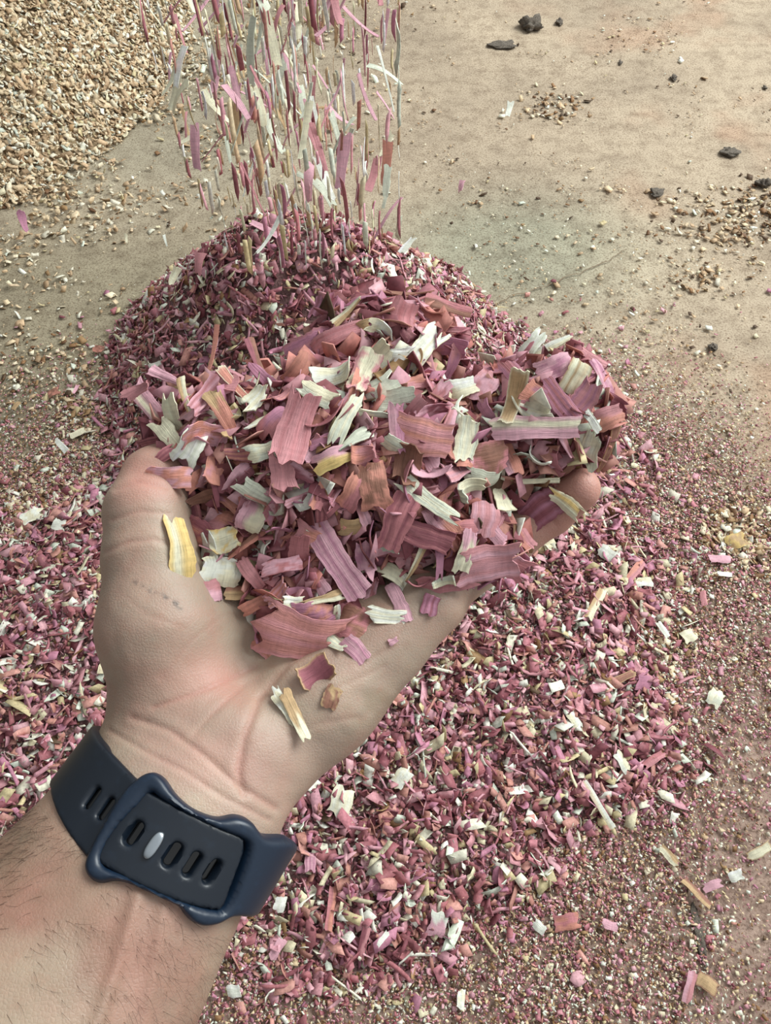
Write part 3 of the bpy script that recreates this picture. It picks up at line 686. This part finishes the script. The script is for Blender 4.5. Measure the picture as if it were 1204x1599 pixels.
def shaving(L, Wd, c1, c2=None, mode=None, curl=0.6, cross=0.3, jag=0.10, taper=(1, 1), th=0.05, seed=0, name='wood_shaving', twist=0.0, nu=16, nv=9, scale=0.01):
    """a curled flake, L x Wd cm, fringed ends; two faces and a real edge"""
    r = np.random.default_rng(seed + 1000)
    u = np.linspace(-0.5, 0.5, nu); v = np.linspace(-0.5, 0.5, nv); U, V = np.meshgrid(u, v, indexing='ij')
    e0 = np.repeat(r.uniform(-1, 1, (nv + 1) // 2), 2)[:nv] * 0.7 + r.uniform(-.5, .5, nv) * 0.6; e1 = np.repeat(r.uniform(-1, 1, (nv + 1) // 2), 2)[:nv] * 0.7 + r.uniform(-.5, .5, nv) * 0.6
    wgt0 = np.clip(-U * 2, 0, 1) ** 3; wgt1 = np.clip(U * 2, 0, 1) ** 3
    jl = jag * min(L, Wd * 1.8)
    s = U * L + wgt0 * e0[None] * jl + wgt1 * e1[None] * jl
    wl = Wd * (taper[0] + (taper[1] - taper[0]) * (U + 0.5)) * (1 + 0.06 * np.sin(U * 9 + seed) + 0.03 * r.normal(0, 1, (nu, 1)))
    y = V * wl + 0.04 * Wd * np.sin(U * 5 + seed * 1.7)
    c = curl / L + 1e-4
    x = np.sin(c * s) / c; z = (1 - np.cos(c * s)) / c
    cc = cross / Wd + 1e-4
    z = z - (1 - np.cos(cc * y)) / cc * 0.8 + 0.012 * r.normal(0, 1, (1, nv)) * Wd ** 0.5 + 0.03 * np.sin(U * 7 + V * 3 + seed) * Wd
    an = twist * U; y, z = y * np.cos(an) - (z) * np.sin(an) * 0.5, z + y * np.sin(an)
    X3 = np.stack([x, y, z], -1)
    du = np.gradient(X3, axis=0); dv = np.gradient(X3, axis=1); nn_ = unit(np.cross(du, dv))
    top = X3 + nn_ * th / 2; bot = X3 - nn_ * th / 2
    col = np.ones((nu, nv, 3)) * np.asarray(c1)
    if c2 is not None:
        if mode == 'stripe': m = smooth(-np.abs(V - 0.18), -0.24, -0.10)
        elif mode == 'half': m = smooth(V + 0.12 * np.sin(U * 6), -0.05, 0.12)
        elif mode == 'end': m = smooth(U + 0.15 * np.sin(V * 8), 0.05, 0.25)
        elif mode == 'edge': m = np.maximum(smooth(np.abs(V), 0.36, 0.48), smooth(np.abs(U), 0.42, 0.49))
        elif mode == 'bands': m = smooth(np.sin(V * 19 + seed), 0.1, 0.8)
        else: m = smooth(fbm(U * 4 + seed, V * 4, seed), 0.45, 0.6)
        col = col * (1 - m[..., None]) + np.asarray(c2) * m[..., None]
    col = col * (1 + 0.07 * r.normal(0, 1, (1, nv, 1))) * (1 + 0.03 * r.normal(0, 1, (nu, nv, 1)))
    gf = grid_faces(nv, nu); n = nu * nv
    ring = [i * nv for i in range(nu)] + [(nu - 1) * nv + j for j in range(1, nv)] + [i * nv + nv - 1 for i in range(nu - 2, -1, -1)] + [j for j in range(nv - 2, 0, -1)]
    R = np.array(ring); tv = top.reshape(-1, 3); bv = bot.reshape(-1, 3); cf_ = np.clip(col.reshape(-1, 3), 0.01, 0.95)
    m = len(R); VV = np.concatenate([tv, bv, tv[R], bv[R]]); CC = np.concatenate([cf_, cf_ * 0.92, cf_[R], cf_[R]])
    i = np.arange(m); side = np.stack([2 * n + i, 2 * n + (i + 1) % m, 2 * n + m + (i + 1) % m, 2 * n + m + i], 1)
    FF = np.concatenate([gf, gf[:, ::-1] + n, side])
    uvg = np.stack([s + seed * 1.3, V * Wd + seed * 0.7], -1).reshape(-1, 2); UV = np.concatenate([uvg, uvg, uvg[R], uvg[R]])
    return mesh_np(name, VV * scale, FF, M_SHAVE, CC, uv=UV, smooth_sh=True)
def orient(o, pos_w, u_w, n_w):
    n_w = unit(n_w); u_w = unit(u_w - (u_w @ n_w) * n_w); v_w = np.cross(n_w, u_w)
    o.matrix_world = Matrix(((u_w[0], v_w[0], n_w[0], pos_w[0]), (u_w[1], v_w[1], n_w[1], pos_w[1]), (u_w[2], v_w[2], n_w[2], pos_w[2]), (0, 0, 0, 1)))
PK, RO, MV, SA, DK, BR, CRM, WH, YE, TN, GR, LP = [lin(c) for c in ((214, 150, 154), (204, 134, 138), (196, 136, 158), (220, 152, 134), (160, 96, 106), (158, 112, 94), (240, 234, 204), (244, 246, 232), (244, 212, 140), (204, 172, 130), (226, 230, 210), (230, 178, 190))]
# px, py, length px, width px, angle deg (image, ccw), colour, colour 2, pattern, curl, cross, jag, taper, label
SIG = [
 (481, 547, 80, 50, 20, MV, PK, 'bands', 1.2, .2, .10, (1, 1), 'curved mauve pink flake standing at the back left of the heap'),
 (568, 581, 78, 38, 75, CRM, PK, None, .9, .5, .25, (.8, 1), 'cream flake with a pink patch near the top centre of the heap'),
 (462, 668, 112, 58, 75, PK, RO, 'bands', .8, .4, .15, (1, .8), 'large ribbed rose pink flake left of the heap centre'),
 (296, 697, 58, 42, 60, WH, GR, 'bands', 1.3, .3, .35, (1, .8), 'greenish white fringed flake just above the thumb'),
 (288, 622, 92, 14, 110, CRM, TN, 'half', 1.6, .3, .1, (.4, 1), 'thin curved cream sliver at the left side of the heap'),
 (238, 640, 112, 32, 128, LP, CRM, 'stripe', .8, .4, .2, (.6, 1), 'long streaked pink flake overhanging the thumb tip'),
 (262, 590, 66, 20, 150, LP, None, None, .6, .3, .1, (.3, 1), 'lilac pink pointed flake at the far left of the heap'),
 (215, 610, 46, 22, 20, PK, None, None, .9, .3, .2, (1, .5), 'small pink flake at the leftmost tip of the heap'),
 (370, 605, 84, 16, 128, SA, CRM, 'edge', .4, .4, .1, (.5, 1), 'salmon narrow splinter leaning left in the heap'),
 (402, 565, 80, 17, 105, BR, DK, 'half', .3, .4, .05, (.6, 1), 'reddish brown stick standing at the back left of the heap'),
 (345, 640, 70, 30, 118, SA, TN, 'end', 1.0, .5, .1, (.6, 1), 'salmon and tan curled flake above the white fringed flake'),
 (398, 622, 44, 34, 60, CRM, WH, 'bands', 1.0, .3, .4, (1, .7), 'pale cream ragged flake between the salmon splinter and the ribbed rose flake'),
 (497, 618, 46, 30, 150, CRM, GR, 'half', 1.2, .3, .3, (1, 1), 'folded cream flake above the ribbed rose flake'),
 (542, 650, 80, 26, 62, GR, CRM, 'bands', .5, .3, .3, (1, .8), 'pale green ribbed strip in the middle of the heap'),
 (542, 487, 56, 15, 42, TN, CRM, 'half', .4, .3, .1, (1, .3), 'tan sliver pointing up at the back top of the heap'),
 (505, 478, 42, 40, 80, DK, MV, 'bands', .5, .3, .2, (1, 1), 'dark plum ribbed flake at the top back edge of the heap'),
 (520, 525, 96, 34, 15, PK, RO, 'bands', 1.4, .2, .2, (1, .7), 'broad dusty rose curl across the back of the heap'),
 (665, 540, 92, 38, 52, WH, CRM, 'bands', .9, .3, .4, (.7, 1), 'large ragged white flake at the back right of centre'),
 (625, 555, 38, 22, 10, WH, None, None, .7, .3, .4, (1, 1), 'small ragged white chip left of the large ragged white flake'),
 (657, 680, 92, 56, -14, PK, SA, 'bands', .25, .25, .08, (1, 1), 'large flat dusty pink rectangle right of the heap centre'),
 (700, 666, 56, 20, 68, LP, PK, 'half', .8, .4, .1, (1, .7), 'narrow light pink curl standing at the right end of the flat pink rectangle'),
 (728, 686, 64, 36, 78, CRM, GR, 'bands', .5, .4, .2, (1, .9), 'cream ribbed flake beside the flat dusty pink rectangle'),
 (762, 714, 58, 50, 15, RO, BR, None, .3, .3, .12, (1, 1), 'square brownish pink flake below and right of the cream ribbed flake'),
 (840, 668, 130, 36, 2, LP, CRM, 'stripe', .35, .4, .15, (1, .9), 'long pale pink stick with a cream stripe on the right of the heap'),
 (803, 622, 84, 30, 72, TN, CRM, 'edge', 1.3, .5, .1, (.7, 1), 'tan brown curl with a cream rim on the right of the heap'),
 (859, 541, 66, 18, 24, CRM, WH, 'half', .3, .4, .15, (1, .5), 'pale cream splinter along the top right edge of the heap'),
 (835, 532, 40, 26, 50, WH, GR, None, .6, .4, .4, (1, .8), 'feathery white chip at the top right crest of the heap'),
 (874, 626, 74, 28, -52, MV, RO, 'bands', .35, .3, .12, (1, 1), 'mauve ribbed stick above the long cream-striped stick'),
 (912, 622, 54, 40, 55, PK, MV, 'bands', .6, .3, .15, (1, .8), 'ribbed rose flake right of the mauve ribbed stick'),
 (713, 607, 52, 40, 15, CRM, WH, 'half', 1.0, .4, .2, (1, .7), 'cream flake at the middle right behind the flat pink rectangle'),
 (754, 603, 52, 42, 60, LP, PK, None, .7, .4, .15, (1, .8), 'light pink flake touching the cream flake behind the flat pink rectangle'),
 (700, 478, 72, 22, -12, BR, RO, 'half', .25, .4, .05, (1, .8), 'reddish brown stick at the back right rim of the heap'),
 (631, 491, 42, 40, 80, PK, RO, 'bands', .6, .3, .15, (1, 1), 'upright rose pink flake on the back rim of the heap'),
 (812, 782, 126, 58, -64, WH, GR, 'half', .4, .6, .05, (.75, .06), 'large white pointed splinter tapering down at the lower right'),
 (846, 795, 62, 48, 32, DK, MV, 'bands', .5, .4, .1, (1, 1), 'dark mauve ribbed flake next to the little finger'),
 (886, 788, 56, 26, -35, CRM, YE, 'stripe', .5, .4, .35, (.8, 1), 'ragged cream chip lying on the little fingertip'),
 (844, 751, 56, 8, 0, CRM, None, None, .1, .2, .05, (1, 1), 'thin cream matchstick sliver right of the pointed white splinter'),
 (949, 652, 50, 36, 20, SA, PK, 'half', .9, .3, .1, (1, .8), 'salmon pink flake at the rightmost tip of the heap'),
 (926, 659, 40, 13, -48, WH, None, None, .2, .3, .1, (1, 1), 'short white stick near the rightmost tip of the heap'),
 (952, 700, 78, 16, 76, BR, TN, 'edge', .6, .5, .05, (.3, 1), 'dark bark sliver hanging down the right edge above the little fingertip'),
 (866, 572, 48, 38, 30, LP, MV, None, .8, .4, .15, (1, .8), 'light mauve flake below the cream splinter at the top right'),
 (899, 588, 52, 34, 66, CRM, TN, 'bands', .8, .5, .15, (1, 1), 'orange-stained cream flake at the top right of the heap'),
 (928, 560, 44, 14, -35, PK, None, None, .3, .4, .1, (1, 1), 'small rose stick poking out at the upper right rim'),
 (282, 858, 96, 42, 102, YE, CRM, 'stripe', 1.1, .5, .3, (1, .7), 'curled golden yellow flake leaning on the base of the thumb'),
 (346, 893, 50, 62, 85, WH, CRM, None, .8, .4, .25, (1, 1), 'creamy white ragged flake beside the golden yellow flake'),
 (331, 922, 46, 34, 15, LP, PK, 'half', 2.2, .3, .1, (1, 1), 'rolled pink curl under the creamy white ragged flake'),
 (353, 842, 52, 42, 10, CRM, YE, None, 1.0, .4, .25, (1, .8), 'cream flake above the creamy white ragged flake'),
 (393, 806, 50, 42, 70, CRM, LP, 'half', 1.8, .3, .1, (1, 1), 'barrel-shaped cream and pink curl left of centre'),
 (308, 808, 84, 18, 98, RO, DK, 'half', .4, .5, .12, (1, .9), 'narrow dark rose strip standing beside the thumb'),
 (522, 868, 138, 44, -57, LP, MV, 'bands', .25, .25, .1, (.9, 1), 'long ribbed light pink block in the front middle of the heap'),
 (619, 820, 86, 46, 66, RO, DK, 'bands', .5, .3, .1, (.8, 1), 'ribbed maroon pink flake right of the long pink block'),
 (439, 883, 62, 24, 12, LP, RO, None, .4, .3, .12, (1, 1), 'level light pink flake left of the long pink block'),
 (392, 898, 60, 22, 125, PK, None, None, 1.2, .3, .15, (.8, 1), 'twisted pink strip at the lower left of the heap'),
 (466, 996, 138, 84, -14, lin((212, 146, 138)), PK, 'bands', 1.2, .7, .32, (1, .8), 'large layered salmon flake at the front of the heap on the palm'),
 (424, 1012, 74, 46, -48, SA, PK, 'bands', 1.0, .3, .2, (.8, 1), 'salmon curl at the left end of the large layered salmon flake'),
 (494, 1050, 56, 42, 30, DK, TN, 'edge', 1.4, 1.2, .1, (1, 1), 'cup-shaped dark rose flake with a tan rim at the front tip'),
 (555, 1014, 44, 27, -48, LP, MV, 'bands', .2, .2, .05, (1, 1), 'small mauve pink rectangle on the palm right of the front tip'),
 (518, 1089, 32, 26, 62, BR, TN, None, .2, .2, .08, (1, 1), 'small thin brown square just below the front tip'),
 (442, 1102, 54, 20, -65, CRM, WH, None, .5, .4, .3, (1, .5), 'short cream splinter next to the tan and cream strip on the palm'),
 (460, 1116, 78, 20, -62, TN, CRM, 'end', .7, .5, .2, (1, .8), 'tan and cream strip lying lowest on the bare palm'),
 (606, 962, 58, 26, -8, WH, CRM, 'bands', .4, .4, .35, (1, .8), 'white flake at the front right edge above the bare palm'),
 (622, 940, 62, 24, -66, LP, None, None, .3, .3, .1, (.8, 1), 'pale pink strip crossing the white flake at the front right edge'),
 (383, 850, 70, 14, 40, SA, BR, 'half', .7, .4, .05, (.3, 1), 'slim salmon sliver slanting up beside the barrel-shaped curl'),
 (649, 880, 66, 13, 62, TN, CRM, 'half', 1.3, .3, .05, (.3, 1), 'thin curved tan sliver at the lower middle'),
 (458, 942, 26, 20, 0, WH, CRM, None, .4, .3, .2, (1, 1), 'tiny cream cube-like chip below the long pink block'),
 (505, 935, 60, 18, 18, CRM, TN, 'half', .4, .4, .3, (.4, 1), 'pale straw-coloured splinter across the foot of the long pink block'),
 (559, 973, 64, 54, -30, BR, RO, None, .9, .6, .2, (1, 1), 'folded reddish brown flake right of the layered salmon flake'),
 (488, 958, 60, 40, 10, MV, SA, None, .7, .4, .2, (1, 1), 'dusky mauve flake behind the layered salmon flake'),
 (691, 908, 54, 16, 15, CRM, GR, 'half', 3.4, .3, .05, (.6, 1), 'open cream ring of shaving at the lower right of the heap'),
 (728, 862, 64, 28, 76, CRM, LP, 'end', .4, .3, .15, (1, .8), 'cream and pink upright strip above the little finger base'),
 (762, 880, 84, 62, 10, PK, LP, 'bands', .5, .3, .15, (1, .9), 'wide ribbed rose flake draped over the little finger base'),
 (700, 912, 84, 30, 8, RO, PK, 'bands', .5, .3, .15, (1, .7), 'flat ribbed rose strip along the lower right edge of the heap'),
 (672, 944, 30, 26, 70, MV, DK, 'bands', .4, .3, .1, (1, 1), 'small purple pink square at the lower edge right of the white flake'),
 (614, 1001, 14, 11, 30, LP, None, None, .2, .2, .1, (1, .6), 'tiny lone pink crumb on the bare palm'),
 (668, 780, 96, 28, -38, GR, CRM, 'bands', .6, .3, .35, (1, .7), 'greenish cream fringed strip left of the pointed white splinter'),
 (668, 838, 72, 36, -20, DK, RO, 'bands', .4, .3, .1, (1, 1), 'maroon flake below the ribbed maroon pink flake'),
 (756, 812, 50, 44, 80, PK, LP, 'bands', .6, .4, .15, (1, 1), 'light rose flake left of the pointed white splinter tip'),
 (585, 760, 70, 50, 100, BR, SA, None, 1.3, .8, .12, (1, .8), 'hollow brownish rose curl in the centre of the heap'),
 (548, 772, 60, 34, 60, RO, SA, 'half', 1.4, .6, .12, (1, .8), 'reddish curled flake left of the hollow centre curl'),
 (440, 735, 56, 44, 100, PK, None, None, .9, .5, .2, (1, .7), 'rose flake hanging below the large ribbed rose pink flake'),
 (520, 715, 60, 34, 20, YE, LP, 'half', .9, .4, .25, (1, .8), 'pinkish yellow flake below the pale green strip'),
 (408, 705, 50, 30, 15, CRM, GR, None, .9, .5, .25, (1, .8), 'cream jagged flake left of the large ribbed rose pink flake'),
]
rs = np.random.default_rng(77)
def place_sig(e, lift):
    px_, py_, Lp, Wp, an, c1, c2, mode, cu, cr, jg, tp, lab = e
    p, on = heap_hit(px_, py_); d = -p[2]; view = unit(-p)
    n = grad_n(heap_sdf if on else hand_sdf, p[None])[0]
    n = unit(n * 0.55 + view * 0.75 + rs.normal(0, 0.16, 3))
    L = Lp * d / F; Wd = Wp * d / F
    o = shaving(L * 1.05, Wd, c1, c2, mode, cu * (-1 if rs.random() < 0.7 else 1), cr, jg, tp, 0.045, seed=int(px_ + 3 * py_), twist=rs.normal(0, 0.15))
    a = math.radians(an); u = np.array([math.cos(a), math.sin(a), rs.normal(0, 0.12)])
    lift = lift + (0.55 if py_ > 985 and px_ < 500 else 0); pos = p + view * (lift if on else (0.28 if px_ < 320 else 0.10)); orient(o, c2w(pos), ndir(u), ndir(n))
    tag(o, lab, 'wood shaving', 'large shavings on the heap in the hand'); return o
for e in SIG: place_sig(e, 0.32)
# the smaller countable shavings between them
taken = [(e[0], e[1]) for e in SIG]; GPL = {'pink': (PK, RO, MV, SA, LP, DK), 'cream': (CRM, WH, GR), 'brown': (BR, TN)}
cnt = 0; rr = np.random.default_rng(31)
for _ in range(6000):
    if cnt >= 120: break
    px_, py_ = rr.uniform(195, 965), rr.uniform(455, 1050)
    ray = unit(np.array([(px_ - 602) / F, -(py_ - 799.5) / F, -1.0])); ts = np.linspace(19, 30, 45)
    if heap_sdf(ray[None] * ts[:, None]).min() > 0.05: continue
    if min((px_ - a) ** 2 + (py_ - b) ** 2 for a, b in taken) < 27 ** 2: continue
    taken.append((px_, py_)); cnt += 1
    kind = rr.choice(['pink', 'cream', 'brown'], p=[0.78, 0.16, 0.06]); pal = GPL[kind]; c1 = pal[rr.integers(len(pal))] * rr.uniform(.8, 1.1); c2 = pal[rr.integers(len(pal))]
    p, on = heap_hit(px_, py_); d = -p[2]; view = unit(-p); n = grad_n(heap_sdf, p[None])[0]; n = unit(n * 0.6 + view * 0.4 + rr.normal(0, 0.45, 3))
    Lp = rr.uniform(38, 76); wr = rr.uniform(.28, .62); o = shaving(Lp * d / F, Lp * wr * d / F, c1, c2, rr.choice(['bands', 'half', 'end', 'patch']), rr.normal(0, 1.3), rr.uniform(.2, .8), rr.uniform(.1, .3), (rr.uniform(.4, 1), 1), 0.04, seed=cnt * 7, twist=rr.normal(0, .5), nu=12, nv=7)
    orient(o, c2w(p + view * rr.uniform(-0.05, 0.2)), ndir(rr.normal(0, 1, 3) * np.array([1, 1, .4])), ndir(n))
    zone = 'left part' if px_ < 440 else ('right part' if px_ > 720 else ('back' if py_ < 640 else ('front' if py_ > 860 else 'middle')))
    ci = int(np.argmin([np.abs(c1 / c1.sum() - q / q.sum()).sum() for q in pal])); cn = {'pink': ('rose pink', 'dusty red', 'mauve', 'salmon', 'light pink', 'maroon'), 'cream': ('cream', 'white', 'greenish white'), 'brown': ('brown', 'tan')}[kind][ci]
    tag(o, 'small %s %s shaving among larger ones in the %s of the held heap' % ('squarish' if wr > .45 else 'narrow', cn, zone), 'wood shaving', 'small shavings in the heap in the hand')


# ------------------------------------------------------------------ shavings falling onto the pile
rf = np.random.default_rng(8)
def falling(px_, py_, dep, L, Wd, c, c2, lab, an=None, grp='shavings falling onto the pile'):
    pos = c2w(P(px_, py_, dep * 100)); o = shaving(L, Wd, c, c2, 'half' if c2 is not None else None, rf.normal(0, .5), rf.uniform(.2, .6), .15, (rf.uniform(.4, 1), 1), 0.05, seed=int(px_ * 7 + py_), nu=10, nv=5, twist=rf.normal(0, .4))
    u = np.array([0.0, 0, 1.0]) + rf.normal(0, 0.05, 3)
    if an is not None: u = ndir([math.cos(math.radians(an)), math.sin(math.radians(an)), 0])
    orient(o, pos, u, ndir([rf.normal(0, .5), rf.normal(0, .3), 1])); tag(o, lab, 'wood shaving', grp)
N = 0
while N < 110:
    py_ = rf.uniform(-30, 370) if N % 2 else rf.uniform(-30, 230); t = (py_ + 30) / 400; cx = 412 + 62 * t; hw = 190 - 60 * t
    px_ = cx + np.clip(rf.normal(0, 0.6), -1, 1) * hw
    k = rf.choice(3, p=[.48, .42, .10]); c = ((LP, PK, LP, MV), (CRM, WH, GR), (TN, SA))[k][(ki := int(rf.integers(2 if k == 2 else 3)))]
    big = rf.random() < 0.35
    falling(px_, py_, rf.uniform(0.50, 0.86), rf.uniform(2.2, 4.6), rf.uniform(0.5, 1.0) if big else rf.uniform(0.18, 0.45), c, None,
            '%s %s shaving in mid-air in the %s %s of the falling stream' % ('broad' if big else 'thin', (('light pink', 'rose pink', 'light pink'), ('cream', 'white', 'greenish white'), ('tan', 'salmon'))[k][ki], 'upper' if py_ < 130 else ('middle' if py_ < 260 else 'lower'), 'left' if px_ < cx else 'right')); N += 1
for e in ((795, 170, .8, 1.5, .8, WH, 'lone white chip in the air right of the falling stream', 80), (636, 382, .75, 2.0, .9, WH, 'white flake landing at the right shoulder of the pile', 55), (272, 430, .7, 1.8, .8, CRM, 'cream flake dropping at the left shoulder of the pile', 70),
          (95, 695, .65, 1.3, .6, WH, 'white flake in the air at the left edge beside the pile', -50), (36, 345, .8, 2.2, 1.0, MV, 'mauve flake in the air far left over the bare floor', 110), (118, 608, .7, 1.0, .35, LP, 'pale pink sliver in the air left of the pile', 65),
          (334, 545, .62, 4.2, .45, SA, 'long salmon strip dropping in front of the pile', 84), (197, 372, .85, 1.0, .4, CRM, 'small cream sliver in the air left of the pile top', 95), (258, 375, .85, 1.6, .35, WH, 'thin white sliver in the air just above the left shoulder', 105),
          (720, 290, .85, 1.4, .7, LP, 'small pale pink chip in the air to the right of the stream', 85), (310, 410, .66, 2.0, 1.1, PK, 'broad pink flake falling over the left side of the pile', 75)):
    falling(e[0], e[1], e[2], e[3], e[4], e[5], None, e[6], e[7])

# the finer shavings of the stream
N = 520; py_ = rf.uniform(-60, 400, N); t = (py_ + 30) / 400; px_ = 414 + 60 * t + np.clip(rf.normal(0, 0.55, N), -1.1, 1.1) * (190 - 55 * t); dep = rf.uniform(48, 88, N)
ps = c2w(np.stack([(px_ - 602) / F * dep, -(py_ - 799.5) / F * dep, -dep], 1)); hd_ = np.tile([0, 0, 1.0], (N, 1)) + rf.normal(0, 0.05, (N, 3))
nr_ = unit(np.cross(hd_, rf.normal(0, 1, (N, 3)))); sd_ = np.cross(nr_, hd_)
st = batch_obj('falling_shavings', [chips(rf, ps, nr_, rf.uniform(.010, .034, N), rf.uniform(.0010, .0042, N), np.full(N, .0004), rf.normal(0, .35, N), np.clip(pick(rf, N, [PINKS, CREAM, TANS], [.42, .48, .1]) * 1.15, 0, .9), 5, 0.0, heading=sd_)], M_CHIP)
tag(st, 'spray of fine pink and cream shavings raining down onto the pile', 'shavings', kind='stuff')

# ------------------------------------------------------------------ single shavings lying on the floor
def on_floor(px_, py_, Lp, Wp, an, c, c2, mode, curl, lab):
    z = 0.004
    for _ in range(6):
        g = ground(px_, py_, z); z = max(0.004, float(pink_surface_z(g[0:1], g[1:2])[0]) + 0.007)
    g = ground(px_, py_, z); d = np.linalg.norm((g - CO)); d = -((g - CO) @ CM)[2] * 100
    o = shaving(Lp * d / F, Wp * d / F, c, c2, mode, curl, .5, .15, (1, 1), 0.07, seed=int(px_ + py_), nu=14, nv=7)
    a = math.radians(an); g2 = ground(px_ + 10 * math.cos(a), py_ - 10 * math.sin(a), z)
    orient(o, g + np.array([0, 0, 0.001]), g2 - g, np.array([rf.normal(0, .2), rf.normal(-.15, .2), 1.0])); tag(o, lab, 'wood shaving', 'single shavings lying on the floor')
for e in (
 (931, 941, 62, 13, 62, CRM, TN, 'half', -.3, 'long split cream splinter on the right flank of the pile'), (988, 897, 66, 13, 50, PK, SA, 'half', -.6, 'long curved rose strip right of the split cream splinter'),
 (948, 865, 26, 20, -30, WH, None, None, -.4, 'bright white flake above the split cream splinter'), (1006, 909, 26, 14, 0, WH, CRM, 'half', -.4, 'white ragged flake beside the curved rose strip'),
 (1006, 1068, 28, 24, -15, MV, None, None, -.3, 'square mauve flake at the right edge of the pile'), (961, 1064, 68, 11, 24, BR, TN, 'edge', -.2, 'long brown stick pointing at the square mauve flake'),
 (1075, 993, 20, 20, 30, CRM, None, None, -.2, 'square cream chip on the dust right of the pile'), (1098, 934, 30, 9, -80, PK, None, None, -.3, 'thin pink wedge on bare dust at the right'),
 (1125, 873, 34, 12, 0, LP, PK, 'bands', -.3, 'pink ribbed strip below the tan chip clump'), (1132, 897, 22, 8, -5, WH, None, None, -.1, 'small white rectangle below the pink ribbed strip'),
 (1149, 845, 30, 24, 20, TN, YE, None, -.5, 'tan flake on the tan chip clump at the right edge'), (971, 1189, 32, 14, -50, WH, CRM, 'half', -.2, 'white tube-like shaving below the square mauve flake'),
 (1021, 1186, 36, 12, 30, PK, RO, 'half', -.2, 'pink tube-like shaving right of the white tube-like one'), (897, 1125, 26, 14, -60, CRM, WH, 'half', -.8, 'rounded cream curl on the lower right of the pile'),
 (1035, 983, 28, 9, -60, WH, None, None, -.2, 'white stick left of the square cream chip'), (1117, 1090, 26, 22, 60, CRM, GR, None, -.6, 'crumpled cream flake on the dust at the right'),
 (934, 1256, 78, 9, -58, CRM, WH, 'half', -.3, 'long white twig-like splinter on the near right dust'), (1045, 1337, 34, 13, -45, CRM, TN, 'half', -.3, 'cream tube in the near right dust'),
 (1088, 1394, 50, 12, -48, TN, BR, 'half', -.2, 'long tan stick below the cream tube'), (1112, 1383, 28, 13, 20, LP, None, None, -.3, 'light pink chip touching the long tan stick'),
 (1149, 1368, 20, 15, 20, WH, None, None, -.3, 'white chip right of the light pink chip'), (1186, 1330, 40, 14, 35, CRM, TN, 'edge', -.3, 'cream tube at the right edge of the floor'),
 (842, 1448, 20, 15, -40, WH, None, None, -.3, 'white chip in the dust at lower centre right'), (884, 1441, 38, 24, 10, SA, RO, None, -.5, 'rust pink torn flake right of the lower white chip'),
 (1077, 1541, 44, 14, 85, PK, LP, 'half', -.3, 'upright pink strip near the bottom right'), (1104, 1536, 32, 22, -35, TN, BR, 'edge', -.4, 'tan angular flake beside the upright pink strip'),
 (953, 1445, 24, 13, -20, LP, None, None, -.3, 'light pink chip right of the rust pink flake'), (533, 1252, 44, 34, 70, CRM, WH, 'bands', -.5, 'ribbed cream flake close to the right of the wrist'),
 (627, 1214, 34, 24, 40, WH, CRM, None, -.5, 'cream white flake on the pile below the palm'), (485, 1345, 30, 17, 85, LP, MV, 'bands', -.3, 'upright light pink flake right of the watch strap'),
 (517, 1418, 62, 12, 85, SA, RO, 'half', -.3, 'brick pink stick near the forearm'), (437, 1413, 22, 18, 80, WH, None, None, -.3, 'white chip just right of the watch clasp'),
 (433, 1482, 32, 14, 60, LP, None, None, -.3, 'pale pink chip right of the forearm near the bottom'), (567, 1474, 46, 12, 76, PK, DK, 'half', -.3, 'pink stick standing out in the dust below the pile'),
 (597, 1467, 26, 8, 52, WH, None, None, -.2, 'thin white stick beside the pink stick in the dust'), (720, 1561, 24, 12, 85, WH, CRM, None, -.3, 'white splinter at the bottom centre of the floor'),
 (365, 1548, 20, 18, 10, WH, None, None, -.2, 'white square chip at the bottom beside the forearm'), (683, 1445, 34, 26, 75, LP, WH, 'end', -.4, 'white-tipped pink flake below the pile'),
 (25, 634, 16, 8, 40, TN, None, None, -.3, 'tan chip alone on the floor at the left edge'), (121, 677, 24, 9, 25, CRM, None, None, -.3, 'cream stick at the left foot of the pile'),
 (83, 613, 20, 14, 15, BR, SA, None, -.4, 'reddish brown flake left of the pile on bare floor'), (153, 545, 18, 12, -15, SA, BR, None, -.5, 'brown pink flake near the left edge of the pile'),
 (48, 806, 34, 20, 20, CRM, WH, None, -.4, 'pale flake on the left skirt of the pile'), (91, 820, 18, 18, 60, WH, None, None, -.6, 'white rounded flake on the left flank of the pile'),
 (646, 214 + 0, 1, 1, 0, WH, None, None, 0, '')):
    if e[-1]: on_floor(*e)
